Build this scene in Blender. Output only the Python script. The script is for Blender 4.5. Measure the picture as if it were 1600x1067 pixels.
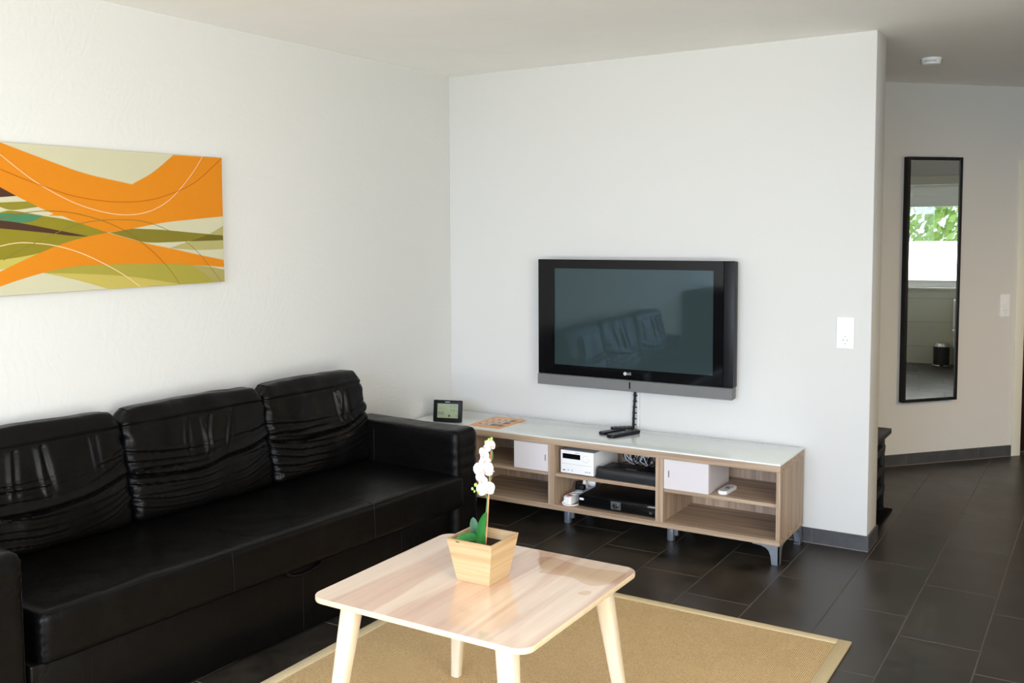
import bpy, bmesh, math, random
from math import sin, cos, pi, radians
from mathutils import Vector, Matrix, noise

S = bpy.context.scene
for o in list(bpy.data.objects):
    bpy.data.objects.remove(o)
COL = S.collection

# ------------------------------------------------------------------ camera
FPX = 1556.9
cam_data = bpy.data.cameras.new('camera')
cam_data.sensor_fit = 'HORIZONTAL'
cam_data.sensor_width = 36.0
cam_data.lens = FPX / 1600.0 * 36.0
cam_data.shift_x = 80.57 / 1600.0
cam_data.shift_y = -63.02 / 1600.0
cam_data.clip_start = 0.05
cam = bpy.data.objects.new('camera', cam_data)
COL.objects.link(cam)
YAW, PITCH, ROLL = -0.581608, 0.071913, -0.008615
fw = Vector((sin(YAW) * cos(PITCH), cos(YAW) * cos(PITCH), -sin(PITCH)))
rt = Vector((cos(YAW), -sin(YAW), 0))
upv = rt.cross(fw)
c_, s_ = cos(ROLL), sin(ROLL)
r2 = rt * c_ + upv * s_
u2 = upv * c_ - rt * s_
cam.matrix_world = Matrix(((r2.x, u2.x, -fw.x, 3.4253), (r2.y, u2.y, -fw.y, -5.1011), (r2.z, u2.z, -fw.z, 1.59698), (0, 0, 0, 1)))
S.camera = cam

# ------------------------------------------------------------------ world, lights, exposure
S.view_settings.view_transform = 'Standard'
S.view_settings.look = 'None'
S.view_settings.gamma = 1.0
S.view_settings.use_curve_mapping = False
S.view_settings.exposure = 0.0
S.cycles.use_denoising = True
S.cycles.max_bounces = 10
S.cycles.diffuse_bounces = 6
S.cycles.glossy_bounces = 4
S.cycles.caustics_reflective = False
S.cycles.caustics_refractive = False
S.cycles.sample_clamp_indirect = 6.0

world = bpy.data.worlds.new('sky')
S.world = world
world.use_nodes = True
bg = world.node_tree.nodes['Background']
bg.inputs[0].default_value = (0.80, 0.90, 1.0, 1)
bg.inputs[1].default_value = 1.6


def area(name, loc, target, sx, sy, power, color):
    d = bpy.data.lights.new(name, 'AREA')
    d.shape = 'RECTANGLE'
    d.size, d.size_y = sx, sy
    d.energy = power
    d.color = color
    o = bpy.data.objects.new(name, d)
    COL.objects.link(o)
    o.location = loc
    o.rotation_euler = (Vector(target) - Vector(loc)).to_track_quat('-Z', 'Y').to_euler()
    return o


LIGHTS = [
    # daylight panel outside unseen glazing, added behind the camera
    ('daylight_south', (2.6, -7.42, 1.28), (2.6, 0, 1.28), 3.5, 2.2, 4, (0.9, 0.95, 1.0)),
    # fill light at an unseen side window, added right of the camera
    ('side_fill', (5.22, -5.0, 1.25), (0, -5.0, 1.25), 3.0, 2.1, 220, (1.0, 0.97, 0.89)),
    # unseen upward fill outside the south glazing, added to brighten the ceiling
    ('ceiling_fill', (2.6, -8.6, 0.05), (2.6, -3.0, 2.6), 4.5, 1.6, 400, (0.90, 0.98, 0.95)),
    # added panel standing in for the upper sky, shining down through the glazing
    ('sky_panel', (2.6, -10.5, 4.2), (2.6, -3.0, 0.8), 8.0, 5.0, 3300, (0.56, 0.68, 1.0)),
    # unseen warm fill added for the lower hall wall and floor, no fixture
    ('hall_fill', (4.7, 1.2, 1.60), (4.2, 1.4, 0.0), 0.4, 0.4, 28, (1.0, 0.70, 0.34)),
    # daylight at the bathroom window
    ('daylight_bathroom', (7.99, 2.3, 1.20), (5, 2.3, 0.9), 1.1, 0.42, 14, (1.0, 0.99, 0.95)),
]
for l_ in LIGHTS:
    area(*l_)


# ------------------------------------------------------------------ helpers
def link(o, parent=None):
    COL.objects.link(o)
    if parent is not None:
        o.parent = parent
    return o


def obj(name, bm, mats, parent=None, smooth=True, ang=35, loc=None, rotz=0.0):
    me = bpy.data.meshes.new(name)
    if not bm.keepn:
        bmesh.ops.recalc_face_normals(bm.b, faces=bm.faces[:])
    bm.to_mesh(me)
    bm.free()
    if not isinstance(mats, (list, tuple)):
        mats = [mats]
    for m in mats:
        me.materials.append(m)
    if smooth:
        for p in me.polygons:
            p.use_smooth = True
        me.set_sharp_from_angle(angle=radians(ang))
    o = bpy.data.objects.new(name, me)
    if loc is not None:
        o.location = loc
    o.rotation_euler.z = rotz
    return link(o, parent)


class BM:
    """small wrapper so a bmesh can be told to keep its normals"""
    def __init__(self):
        self.b = bmesh.new()
        self.keepn = False

    def __getattr__(self, k):
        return getattr(self.b, k)





def thing(name, label, cat, loc=(0, 0, 0), rotz=0.0, group=None):
    o = bpy.data.objects.new(name, None)
    o.empty_display_size = 0.05
    COL.objects.link(o)
    o.location = loc
    o.rotation_euler = (0, 0, rotz)
    o['label'] = label
    o['category'] = cat
    if group:
        o['group'] = group
    return o


def tag(o, label, cat, group=None):
    o['label'] = label
    o['category'] = cat
    if group:
        o['group'] = group
    return o


def struct(name, bm, m, parent=None, **k):
    o = obj(name, bm, m, parent, **k)
    if parent is None:
        o['kind'] = 'structure'
    return o


def add_box(bm, x0, x1, y0, y1, z0, z1, bevel=0.0, seg=2, mat=0, M=None):
    vs = [bm.verts.new((x, y, z)) for x in (x0, x1) for y in (y0, y1) for z in (z0, z1)]
    F = [(0, 1, 3, 2), (4, 6, 7, 5), (0, 4, 5, 1), (2, 3, 7, 6), (0, 2, 6, 4), (1, 5, 7, 3)]
    fs = [bm.faces.new([vs[i] for i in f]) for f in F]
    for f in fs:
        f.material_index = mat
    allv = set(vs)
    if bevel > 0:
        es = list({e for f in fs for e in f.edges})
        r = bmesh.ops.bevel(bm.b, geom=es, offset=bevel, offset_type='OFFSET', segments=seg, profile=0.5, affect='EDGES', clamp_overlap=True)
        for f in r['faces']:
            f.material_index = mat
        allv = {v for v in r['verts']} | {v for v in vs if v.is_valid}
    if M is not None:
        for v in allv:
            if v.is_valid:
                v.co = M @ v.co
    return allv


def box(x0, x1, y0, y1, z0, z1, bevel=0.0, seg=2):
    bm = BM()
    add_box(bm, x0, x1, y0, y1, z0, z1, bevel, seg)
    return bm


def catmull(pts, n=6, closed=False):
    pts = [Vector(p) for p in pts]
    if len(pts) < 3:
        return pts
    out = []
    N = len(pts)
    rng = range(N) if closed else range(N - 1)
    for i in rng:
        p0 = pts[(i - 1) % N] if (closed or i > 0) else pts[0] * 2 - pts[1]
        p1, p2 = pts[i], pts[(i + 1) % N]
        p3 = pts[(i + 2) % N] if (closed or i + 2 < N) else pts[-1] * 2 - pts[-2]
        for k in range(n):
            t = k / n
            out.append(0.5 * ((2 * p1) + (p2 - p0) * t + (2 * p0 - 5 * p1 + 4 * p2 - p3) * t * t + (3 * p1 - p0 - 3 * p2 + p3) * t * t * t))
    if not closed:
        out.append(pts[-1])
    return out


def add_tube(bm, pts, r, seg=8, smooth_n=5, caps=True, mat=0):
    """r may be a number or a list for the control points"""
    pts = [Vector(p) for p in pts]
    rs = r if isinstance(r, (list, tuple)) else [r] * len(pts)
    if smooth_n > 1 and len(pts) > 2:
        P = catmull(pts, smooth_n)
        R = []
        for i in range(len(pts) - 1):
            for k in range(smooth_n):
                t = k / smooth_n
                R.append(rs[i] * (1 - t) + rs[i + 1] * t)
        R.append(rs[-1])
    else:
        P, R = pts, list(rs)
    rings = []
    prev = None
    for i, p in enumerate(P):
        t = (P[min(i + 1, len(P) - 1)] - P[max(i - 1, 0)])
        t = t.normalized() if t.length > 1e-9 else Vector((0, 0, 1))
        if prev is None:
            a = Vector((0, 0, 1)) if abs(t.z) < 0.9 else Vector((1, 0, 0))
            n1 = t.cross(a).normalized()
        else:
            n1 = (prev - t * prev.dot(t))
            n1 = n1.normalized() if n1.length > 1e-6 else t.orthogonal().normalized()
        prev = n1
        n2 = t.cross(n1)
        rings.append([bm.verts.new(p + (n1 * cos(2 * pi * k / seg) + n2 * sin(2 * pi * k / seg)) * R[i]) for k in range(seg)])
    for a, b in zip(rings, rings[1:]):
        for k in range(seg):
            f = bm.faces.new((a[k], a[(k + 1) % seg], b[(k + 1) % seg], b[k]))
            f.material_index = mat
    if caps:
        bm.faces.new(rings[0][::-1]).material_index = mat
        bm.faces.new(rings[-1]).material_index = mat


def add_lathe(bm, prof, c=(0, 0, 0), seg=32, axis='z', mat=0):
    """prof: (radius, height) pairs; zero radius closes"""
    rings = []
    cx, cy, cz = c

    def P(r, h, a):
        if axis == 'z':
            return (cx + r * cos(a), cy + r * sin(a), cz + h)
        if axis == 'y':
            return (cx + r * cos(a), cy + h, cz + r * sin(a))
        return (cx + h, cy + r * cos(a), cz + r * sin(a))
    for r, h in prof:
        if r < 1e-6:
            rings.append([bm.verts.new(P(0, h, 0))])
        else:
            rings.append([bm.verts.new(P(r, h, 2 * pi * k / seg)) for k in range(seg)])
    for a, b in zip(rings, rings[1:]):
        for k in range(seg):
            k2 = (k + 1) % seg
            q = [a[k % len(a)], a[k2 % len(a)], b[k2 % len(b)], b[k % len(b)]]
            u = []
            for v in q:
                if v not in u:
                    u.append(v)
            if len(u) > 2:
                bm.faces.new(u).material_index = mat


def prism(bm, poly, h0, h1, plane='xy', mat=0, bevel=0):
    """extrude a 2D polygon between h0 and h1 along the remaining axis"""
    def P(p, h):
        if plane == 'xy':
            return (p[0], p[1], h)
        if plane == 'xz':
            return (p[0], h, p[1])
        return (h, p[0], p[1])
    a = [bm.verts.new(P(p, h0)) for p in poly]
    b = [bm.verts.new(P(p, h1)) for p in poly]
    fs = [bm.faces.new(a[::-1]), bm.faces.new(b)]
    n = len(poly)
    for i in range(n):
        fs.append(bm.faces.new((a[i], a[(i + 1) % n], b[(i + 1) % n], b[i])))
    for f in fs:
        f.material_index = mat
    return a, b, fs


def rounded_rect(x0, x1, y0, y1, r, n=6):
    pts = []
    for cx, cy, a0 in ((x1 - r, y1 - r, 0), (x0 + r, y1 - r, 90), (x0 + r, y0 + r, 180), (x1 - r, y0 + r, 270)):
        for k in range(n + 1):
            a = radians(a0 + 90 * k / n)
            pts.append((cx + r * cos(a), cy + r * sin(a)))
    return pts


def text_obj(name, body, size, mat, parent, loc, rot, depth=0.0004):
    cu = bpy.data.curves.new(name, 'FONT')
    cu.body = body
    cu.size = size
    cu.extrude = depth
    cu.align_x = 'CENTER'
    cu.align_y = 'CENTER'
    tmp = bpy.data.objects.new(name + '_tmp', cu)
    COL.objects.link(tmp)
    dg = bpy.context.evaluated_depsgraph_get()
    me = bpy.data.meshes.new_from_object(tmp.evaluated_get(dg))
    bpy.data.objects.remove(tmp)
    bpy.data.curves.remove(cu)
    me.materials.clear()
    me.materials.append(mat)
    o = bpy.data.objects.new(name, me)
    o.location = loc
    o.rotation_euler = rot
    return link(o, parent)


# ------------------------------------------------------------------ materials
def srgb(r, g, b):
    def f(c):
        c /= 255.0
        return c / 12.92 if c <= 0.04045 else ((c + 0.055) / 1.055) ** 2.4
    return (f(r), f(g), f(b), 1)


def mk(name, col, rough=0.5, spec=0.5, metal=0.0, coat=0.0, emis=None, estr=0.0, ior=None):
    m = bpy.data.materials.new(name)
    m.use_nodes = True
    p = m.node_tree.nodes['Principled BSDF']
    p.inputs['Base Color'].default_value = col
    p.inputs['Roughness'].default_value = rough
    p.inputs['Specular IOR Level'].default_value = spec
    p.inputs['Metallic'].default_value = metal
    p.inputs['Coat Weight'].default_value = coat
    if ior:
        p.inputs['IOR'].default_value = ior
    if emis:
        p.inputs['Emission Color'].default_value = emis
        p.inputs['Emission Strength'].default_value = estr
    return m


def nodes(m):
    return m.node_tree.nodes, m.node_tree.links, m.node_tree.nodes['Principled BSDF']


def nd(N, kind, **k):
    n = N.new(kind)
    for a, v in k.items():
        if a == 'inp':
            for key, val in v.items():
                n.inputs[key].default_value = val
        else:
            setattr(n, a, v)
    return n


def coords(N, L, scale=(1, 1, 1), rot=(0, 0, 0), kind='Object'):
    tc = nd(N, 'ShaderNodeTexCoord')
    mp = nd(N, 'ShaderNodeMapping')
    mp.inputs['Scale'].default_value = scale
    mp.inputs['Rotation'].default_value = rot
    L.new(tc.outputs[kind], mp.inputs['Vector'])
    return mp.outputs['Vector']


def ramp(N, L, fac, stops):
    r = nd(N, 'ShaderNodeValToRGB')
    el = r.color_ramp.elements
    el[0].position, el[0].color = stops[0]
    el[1].position, el[1].color = stops[-1]
    for pos, c in stops[1:-1]:
        e = el.new(pos)
        e.color = c
    L.new(fac, r.inputs[0])
    return r.outputs[0]


def bump(N, L, p, height, strength, dist=0.01, prev=None):
    b = nd(N, 'ShaderNodeBump')
    b.inputs['Strength'].default_value = strength
    b.inputs['Distance'].default_value = dist
    L.new(height, b.inputs['Height'])
    if prev is not None:
        L.new(prev, b.inputs['Normal'])
    L.new(b.outputs[0], p.inputs['Normal'])
    return b.outputs[0]


def noise_mat(name, c1, c2, scale, rough=0.5, spec=0.4, bstr=0.0, bdist=0.002, det=4, stretch=(1, 1, 1), **k):
    m = mk(name, c1, rough, spec, **k)
    N, L, p = nodes(m)
    v = coords(N, L, stretch)
    n = nd(N, 'ShaderNodeTexNoise', inp={'Scale': scale, 'Detail': det, 'Roughness': 0.6})
    L.new(v, n.inputs['Vector'])
    L.new(ramp(N, L, n.outputs[0], [(0.3, c1), (0.7, c2)]), p.inputs['Base Color'])
    if bstr:
        bump(N, L, p, n.outputs[0], bstr, bdist)
    return m


def plaster_mat(col=(213, 212, 208), strokes=0.10):
    m = mk('wall_plaster', srgb(*col), 0.9, 0.15)
    N, L, p = nodes(m)
    v = coords(N, L)
    n0 = nd(N, 'ShaderNodeTexNoise', inp={'Scale': 1.2, 'Detail': 2.0})
    L.new(v, n0.inputs['Vector'])
    mix = nd(N, 'ShaderNodeMixRGB')
    mix.inputs[0].default_value = 0.35
    L.new(v, mix.inputs[1])
    L.new(n0.outputs['Color'], mix.inputs[2])
    w = nd(N, 'ShaderNodeTexWave', wave_type='RINGS', rings_direction='X')
    w.inputs['Scale'].default_value = 9.0
    w.inputs['Distortion'].default_value = 9.0
    w.inputs['Detail'].default_value = 4.0
    w.inputs['Detail Scale'].default_value = 2.5
    L.new(mix.outputs[0], w.inputs['Vector'])
    n = nd(N, 'ShaderNodeTexNoise', inp={'Scale': 260.0, 'Detail': 2.0})
    L.new(v, n.inputs['Vector'])
    b1 = bump(N, L, p, w.outputs[1], strokes, 0.004)
    bump(N, L, p, n.outputs[0], 0.12, 0.0012, prev=b1)
    return m


def wood_mat(name, stops, axis, rough=0.45, gscale=1.0, spec=0.35, coat=0.0, bands=None, coatr=0.05):
    """streaky grain running along one axis"""
    m = mk(name, stops[0][1], rough, spec)
    N, L, p = nodes(m)
    a = {'x': 0, 'y': 1, 'z': 2}[axis]
    sc = [34.0 * gscale] * 3
    sc[a] = 1.1 * gscale
    v = coords(N, L, tuple(sc))
    n = nd(N, 'ShaderNodeTexNoise', inp={'Scale': 1.0, 'Detail': 6.0, 'Roughness': 0.65, 'Distortion': 0.6})
    L.new(v, n.inputs['Vector'])
    col = ramp(N, L, n.outputs[0], stops)
    if bands:
        sc2 = [7.0] * 3
        sc2[a] = 0.8
        v2 = coords(N, L, tuple(sc2))
        n2 = nd(N, 'ShaderNodeTexNoise', inp={'Scale': 1.0, 'Detail': 2.0, 'Distortion': 0.5})
        L.new(v2, n2.inputs['Vector'])
        f = ramp(N, L, n2.outputs[0], [(0.50, (0, 0, 0, 1)), (0.56, (1, 1, 1, 1))])
        mx = nd(N, 'ShaderNodeMixRGB', blend_type='MULTIPLY')
        mx.inputs[2].default_value = bands
        L.new(f, mx.inputs[0])
        L.new(col, mx.inputs[1])
        col = mx.outputs[0]
    L.new(col, p.inputs['Base Color'])
    p.inputs['Coat Weight'].default_value = coat
    p.inputs['Coat Roughness'].default_value = coatr
    p.inputs['Coat IOR'].default_value = 2.0 if coat > 0 else 1.5
    bump(N, L, p, n.outputs[0], 0.06, 0.001)
    return m


def tile_floor_mat():
    """dark tiles in third bond: columns 0.2894 m wide along y, joints stepping by a third"""
    m = mk('floor_tile', (0.03, 0.028, 0.026, 1), 0.36, 0.36)
    N, L, p = nodes(m)
    tc = nd(N, 'ShaderNodeTexCoord')
    sp = nd(N, 'ShaderNodeSeparateXYZ')
    L.new(tc.outputs['Object'], sp.inputs[0])

    def math_(op, a, b=None, c=None):
        n = nd(N, 'ShaderNodeMath', operation=op)
        for i, q in enumerate((a, b, c)):
            if q is None:
                continue
            if isinstance(q, (int, float)):
                n.inputs[i].default_value = q
            else:
                L.new(q, n.inputs[i])
        return n.outputs[0]
    TW, TL = 0.2894, 0.655
    cx = math_('DIVIDE', math_('SUBTRACT', sp.outputs[0], 1.893), TW)
    ci = math_('FLOOR', cx)
    fx = math_('FRACT', cx)
    yy = math_('DIVIDE', math_('ADD', math_('ADD', sp.outputs[1], 0.347), math_('MULTIPLY', ci, TL / 3.0)), TL)
    yi = math_('FLOOR', yy)
    fy = math_('FRACT', yy)
    dx = math_('MULTIPLY', math_('SUBTRACT', 0.5, math_('ABSOLUTE', math_('SUBTRACT', fx, 0.5))), TW)
    dy = math_('MULTIPLY', math_('SUBTRACT', 0.5, math_('ABSOLUTE', math_('SUBTRACT', fy, 0.5))), TL)
    d = math_('MINIMUM', dx, dy)
    grout = math_('MAXIMUM', math_('LESS_THAN', dx, 0.0017), math_('LESS_THAN', dy, 0.0028))
    cmb = nd(N, 'ShaderNodeCombineXYZ')
    L.new(ci, cmb.inputs[0])
    L.new(yi, cmb.inputs[1])
    wn = nd(N, 'ShaderNodeTexWhiteNoise', noise_dimensions='3D')
    L.new(cmb.outputs[0], wn.inputs['Vector'])
    # cloudy mottling, shifted per tile
    va = nd(N, 'ShaderNodeVectorMath', operation='MULTIPLY_ADD')
    L.new(wn.outputs['Color'], va.inputs[0])
    va.inputs[1].default_value = (7, 7, 7)
    L.new(tc.outputs['Object'], va.inputs[2])
    n1 = nd(N, 'ShaderNodeTexNoise', inp={'Scale': 4.5, 'Detail': 6.0, 'Roughness': 0.65})
    L.new(va.outputs[0], n1.inputs['Vector'])
    col = ramp(N, L, n1.outputs[0], [(0.32, srgb(26, 23, 20)), (0.68, srgb(58, 52, 44))])
    mx = nd(N, 'ShaderNodeMixRGB')
    L.new(grout, mx.inputs[0])
    L.new(col, mx.inputs[1])
    mx.inputs[2].default_value = srgb(98, 92, 82)
    L.new(mx.outputs[0], p.inputs['Base Color'])
    rr = math_('ADD', math_('MULTIPLY', n1.outputs[0], 0.34), 0.18)
    L.new(math_('MAXIMUM', rr, math_('MULTIPLY', grout, 0.8)), p.inputs['Roughness'])
    b = bump(N, L, p, math_('MINIMUM', d, 0.003), 0.6, 1.0)
    n2 = nd(N, 'ShaderNodeTexNoise', inp={'Scale': 60.0, 'Detail': 4.0})
    L.new(tc.outputs['Object'], n2.inputs['Vector'])
    bump(N, L, p, n2.outputs[0], 0.06, 0.002, prev=b)
    return m


def leather_mat():
    m = mk('black_leather', (0.0024, 0.0021, 0.0020, 1), 0.36, 0.14)
    N, L, p = nodes(m)
    v = coords(N, L)
    n1 = nd(N, 'ShaderNodeTexNoise', inp={'Scale': 9.0, 'Detail': 5.0, 'Roughness': 0.55, 'Distortion': 0.8})
    L.new(v, n1.inputs['Vector'])
    b1 = bump(N, L, p, n1.outputs[0], 0.20, 0.02)
    vo = nd(N, 'ShaderNodeTexVoronoi', inp={'Scale': 420.0})
    L.new(v, vo.inputs['Vector'])
    bump(N, L, p, vo.outputs[0], 0.10, 0.001, prev=b1)
    r = nd(N, 'ShaderNodeMapRange', inp={'From Min': 0.3, 'From Max': 0.7, 'To Min': 0.30, 'To Max': 0.42})
    L.new(n1.outputs[0], r.inputs[0])
    L.new(r.outputs[0], p.inputs['Roughness'])
    return m


def weave_mat():
    m = mk('sisal_weave', srgb(196, 160, 105), 0.85, 0.15)
    N, L, p = nodes(m)
    v = coords(N, L)
    sp = nd(N, 'ShaderNodeSeparateXYZ')
    L.new(v, sp.inputs[0])
    wx = nd(N, 'ShaderNodeTexWave', wave_type='BANDS', bands_direction='X', inp={'Scale': 46.0, 'Distortion': 1.0, 'Detail': 2.0, 'Detail Scale': 3.0})
    wy = nd(N, 'ShaderNodeTexWave', wave_type='BANDS', bands_direction='Y', inp={'Scale': 30.0, 'Distortion': 2.0, 'Detail': 2.0, 'Detail Scale': 4.0})
    L.new(v, wx.inputs['Vector'])
    L.new(v, wy.inputs['Vector'])
    mu = nd(N, 'ShaderNodeMath', operation='MULTIPLY')
    L.new(wx.outputs[1], mu.inputs[0])
    L.new(wy.outputs[1], mu.inputs[1])
    n = nd(N, 'ShaderNodeTexNoise', inp={'Scale': 3.0, 'Detail': 8.0, 'Roughness': 0.7})
    L.new(v, n.inputs['Vector'])
    c1 = ramp(N, L, mu.outputs[0], [(0.0, srgb(172, 140, 94)), (0.35, srgb(222, 190, 140)), (1.0, srgb(240, 216, 172))])
    sp2 = nd(N, 'ShaderNodeTexNoise', inp={'Scale': 240.0, 'Detail': 2.0, 'Roughness': 0.7})
    L.new(v, sp2.inputs['Vector'])
    m0 = nd(N, 'ShaderNodeMixRGB', blend_type='OVERLAY')
    m0.inputs[0].default_value = 0.75
    L.new(c1, m0.inputs[1])
    L.new(sp2.outputs[0], m0.inputs[2])
    c1 = m0.outputs[0]
    mx = nd(N, 'ShaderNodeMixRGB', blend_type='MULTIPLY')
    mx.inputs[0].default_value = 0.5
    L.new(c1, mx.inputs[1])
    L.new(ramp(N, L, n.outputs[0], [(0.3, (0.84, 0.83, 0.80, 1)), (0.7, (1, 1, 1, 1))]), mx.inputs[2])
    L.new(mx.outputs[0], p.inputs['Base Color'])
    bump(N, L, p, mu.outputs[0], 0.6, 0.004)
    return m


PLASTER = plaster_mat()
PLASTER_FINE = plaster_mat((213, 212, 208), 0.02)
CEIL = noise_mat('ceiling_paint', srgb(249, 247, 242), srgb(252, 250, 246), 3.0, 0.95, 0.1, 0.03)
FLOOR = tile_floor_mat()
BASEB = noise_mat('baseboard_tile', srgb(58, 58, 60), srgb(74, 74, 76), 14.0, 0.4, 0.5)
GROUT = mk('grout', srgb(120, 118, 112), 0.9, 0.1)
LEATHER = leather_mat()
SEAM = mk('leather_seam', (0.004, 0.0036, 0.0036, 1), 0.45, 0.18)
BG = [(0.25, srgb(132, 110, 90)), (0.5, srgb(172, 148, 124)), (0.75, srgb(200, 178, 154))]
BENCH_X = wood_mat('bench_wood_x', BG, 'x', 0.5)
BENCH_Z = wood_mat('bench_wood_z', BG, 'z', 0.5)
BENCH_Y = wood_mat('bench_wood_y', BG, 'y', 0.5)
GLASS_TOP = mk('white_glass', srgb(226, 231, 227), 0.03, 0.7)
TABLE = wood_mat('pale_ash', [(0.3, srgb(214, 186, 162)), (0.55, srgb(232, 206, 182)), (0.75, srgb(238, 216, 194))], 'y', 0.30, 0.5, 0.4, 1.0, (0.84, 0.72, 0.68, 1), 0.03)
TABLE_FILM = wood_mat('pale_ash_patch', [(0.3, srgb(200, 164, 130)), (0.55, srgb(216, 182, 148)), (0.75, srgb(224, 192, 160))], 'y', 0.35, 0.5, 0.4, 1.0, (0.84, 0.72, 0.68, 1), 0.05)  # patch where film clings: its weaker reflection is put into a darker colour
BIRCH = wood_mat('birch_leg', [(0.3, srgb(208, 188, 158)), (0.7, srgb(220, 204, 178))], 'z', 0.4, 0.6, 0.35)
BIRCH_EDGE = wood_mat('birch_edge', [(0.3, srgb(206, 182, 146)), (0.7, srgb(220, 198, 164))], 'x', 0.4, 0.6, 0.35)
BAMBOO = wood_mat('bamboo', [(0.25, srgb(160, 128, 88)), (0.5, srgb(184, 156, 116)), (0.75, srgb(196, 172, 134))], 'x', 0.42, 1.6, 0.35)
BAMBOO_Y = wood_mat('bamboo_y', [(0.25, srgb(160, 128, 88)), (0.5, srgb(184, 156, 116)), (0.75, srgb(196, 172, 134))], 'y', 0.42, 1.6, 0.35)
WEAVE = weave_mat()
RUG_EDGE = noise_mat('rug_binding', srgb(196, 176, 138), srgb(216, 198, 160), 300.0, 0.9, 0.1, 0.3, 0.001)
WHITE = mk('white_plastic', srgb(240, 240, 238), 0.35, 0.4)
SWITCHW = mk('switch_white', srgb(236, 238, 238), 0.3, 0.45)
OFFW = mk('box_greige', srgb(214, 208, 208), 0.5, 0.35)
GREYP = mk('grey_plastic', srgb(120, 120, 122), 0.5, 0.4)
STEREO_TOP = mk('stereo_grey_top', srgb(150, 156, 160), 0.45, 0.4)
BLACKG = mk('gloss_black', (0.004, 0.004, 0.0045, 1), 0.06, 0.28)
BLACKM = mk('matte_black', (0.006, 0.006, 0.0065, 1), 0.45, 0.22)
BLACKS = mk('satin_black', (0.008, 0.009, 0.011, 1), 0.4, 0.22)
DARKGREY = mk('dark_grey_face', (0.022, 0.023, 0.025, 1), 0.12, 0.5)
SCREEN = mk('plasma_screen', (0.028, 0.044, 0.046, 1), 0.02, 0.8)
SCREEN.node_tree.nodes['Principled BSDF'].inputs['Specular Tint'].default_value = (0.62, 0.84, 1.0, 1)
SPEAKER = noise_mat('speaker_grey', srgb(98, 98, 98), srgb(114, 114, 113), 900.0, 0.5, 0.4)
METAL = mk('brushed_steel', srgb(170, 174, 180), 0.32, 0.5, 1.0)
LEGM = mk('leg_grey_metal', srgb(136, 142, 152), 0.38, 0.5, 0.6)
CHROME = mk('chrome', (0.8, 0.8, 0.8, 1), 0.08, 0.5, 1.0)
MIRRORM = mk('mirror_silver', (0.93, 0.95, 0.93, 1), 0.0, 0.5, 1.0)
SOIL = noise_mat('soil', (0.02, 0.012, 0.008, 1), (0.05, 0.03, 0.02, 1), 200.0, 0.95, 0.1, 0.5, 0.004)
LEAF = noise_mat('orchid_leaf', srgb(22, 84, 32), srgb(40, 112, 48), 20.0, 0.35, 0.5)
LEAFD = noise_mat('orchid_leaf_dark', srgb(44, 84, 56), srgb(60, 100, 68), 20.0, 0.5, 0.4)
STEMG = mk('stem_green', srgb(88, 122, 74), 0.5, 0.3)
STAKE = mk('bamboo_stake', srgb(196, 142, 98), 0.5, 0.3)
PETAL = mk('petal_white', srgb(222, 216, 214), 0.5, 0.3)
PETALC = mk('petal_throat', srgb(226, 176, 166), 0.5, 0.3)
BUD = mk('bud_green', srgb(160, 196, 92), 0.45, 0.3)
DOORF = mk('door_frame_white', srgb(226, 224, 208), 0.4, 0.4)
DOORL = wood_mat('dark_door', [(0.3, (0.016, 0.006, 0.005, 1)), (0.7, (0.03, 0.010, 0.008, 1))], 'z', 0.4)
BATHT = mk('bath_tile', srgb(226, 226, 210), 0.25, 0.5)
CERAMIC = mk('ceramic', srgb(240, 240, 238), 0.12, 0.5)
BINM = mk('bin_grey', (0.05, 0.06, 0.065, 1), 0.3, 0.5, 0.6)
RED = mk('red_switch', srgb(200, 60, 40), 0.3, 0.5)

# ------------------------------------------------------------------ the room
H = 2.522
struct('floor', box(-0.1, 8.0, -7.4, 4.0, -0.1, 0.0), FLOOR, smooth=False)
struct('ceiling', box(-0.1, 8.0, -7.4, 4.0, H, H + 0.1), CEIL, smooth=False)
struct('wall_left', box(-0.12, 0.0, -7.4, 4.0, 0, H), PLASTER, smooth=False)
struct('wall_back', box(0.0, 2.449, 0.0, 0.223, 0, H, 0.002, 2), PLASTER_FINE)
bm = BM()
add_box(bm, 0.0, 0.8, -7.4, -7.2, 0, H)
add_box(bm, 4.4, 5.2, -7.4, -7.2, 0, H)
add_box(bm, 0.8, 4.4, -7.4, -7.2, 2.4, H)
add_box(bm, 0.8, 4.4, -7.4, -7.2, 0, 0.12)
struct('wall_south', bm, PLASTER, smooth=False)
w = BM()
for x0, x1 in ((0.8, 0.87), (1.96, 2.04), (3.16, 3.24), (4.33, 4.4)):
    add_box(w, x0, x1, -7.36, -7.29, 0.12, 2.4)
add_box(w, 0.8, 4.4, -7.36, -7.29, 0.12, 0.19)
add_box(w, 0.8, 4.4, -7.36, -7.29, 2.33, 2.4)
struct('window_1', w, DOORF)  # unseen glazing, added to let the south light in
bm = BM()
add_box(bm, 5.0, 5.12, -7.2, -6.6, 0, H)
add_box(bm, 5.0, 5.12, -3.4, -1.2, 0, H)
add_box(bm, 5.0, 5.12, -6.6, -3.4, 2.35, H)
add_box(bm, 5.0, 5.12, -6.6, -3.4, 0, 0.12)
struct('wall_right', bm, PLASTER, smooth=False)
w = BM()
for y0, y1 in ((-6.6, -6.53), (-5.04, -4.96), (-3.47, -3.4)):
    add_box(w, 5.03, 5.10, y0, y1, 0.12, 2.35)
add_box(w, 5.03, 5.10, -6.6, -3.4, 0.12, 0.19)
add_box(w, 5.03, 5.10, -6.6, -3.4, 2.28, 2.35)
struct('window_3', w, DOORF)  # unseen window, added so side light reaches the left wall
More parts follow.
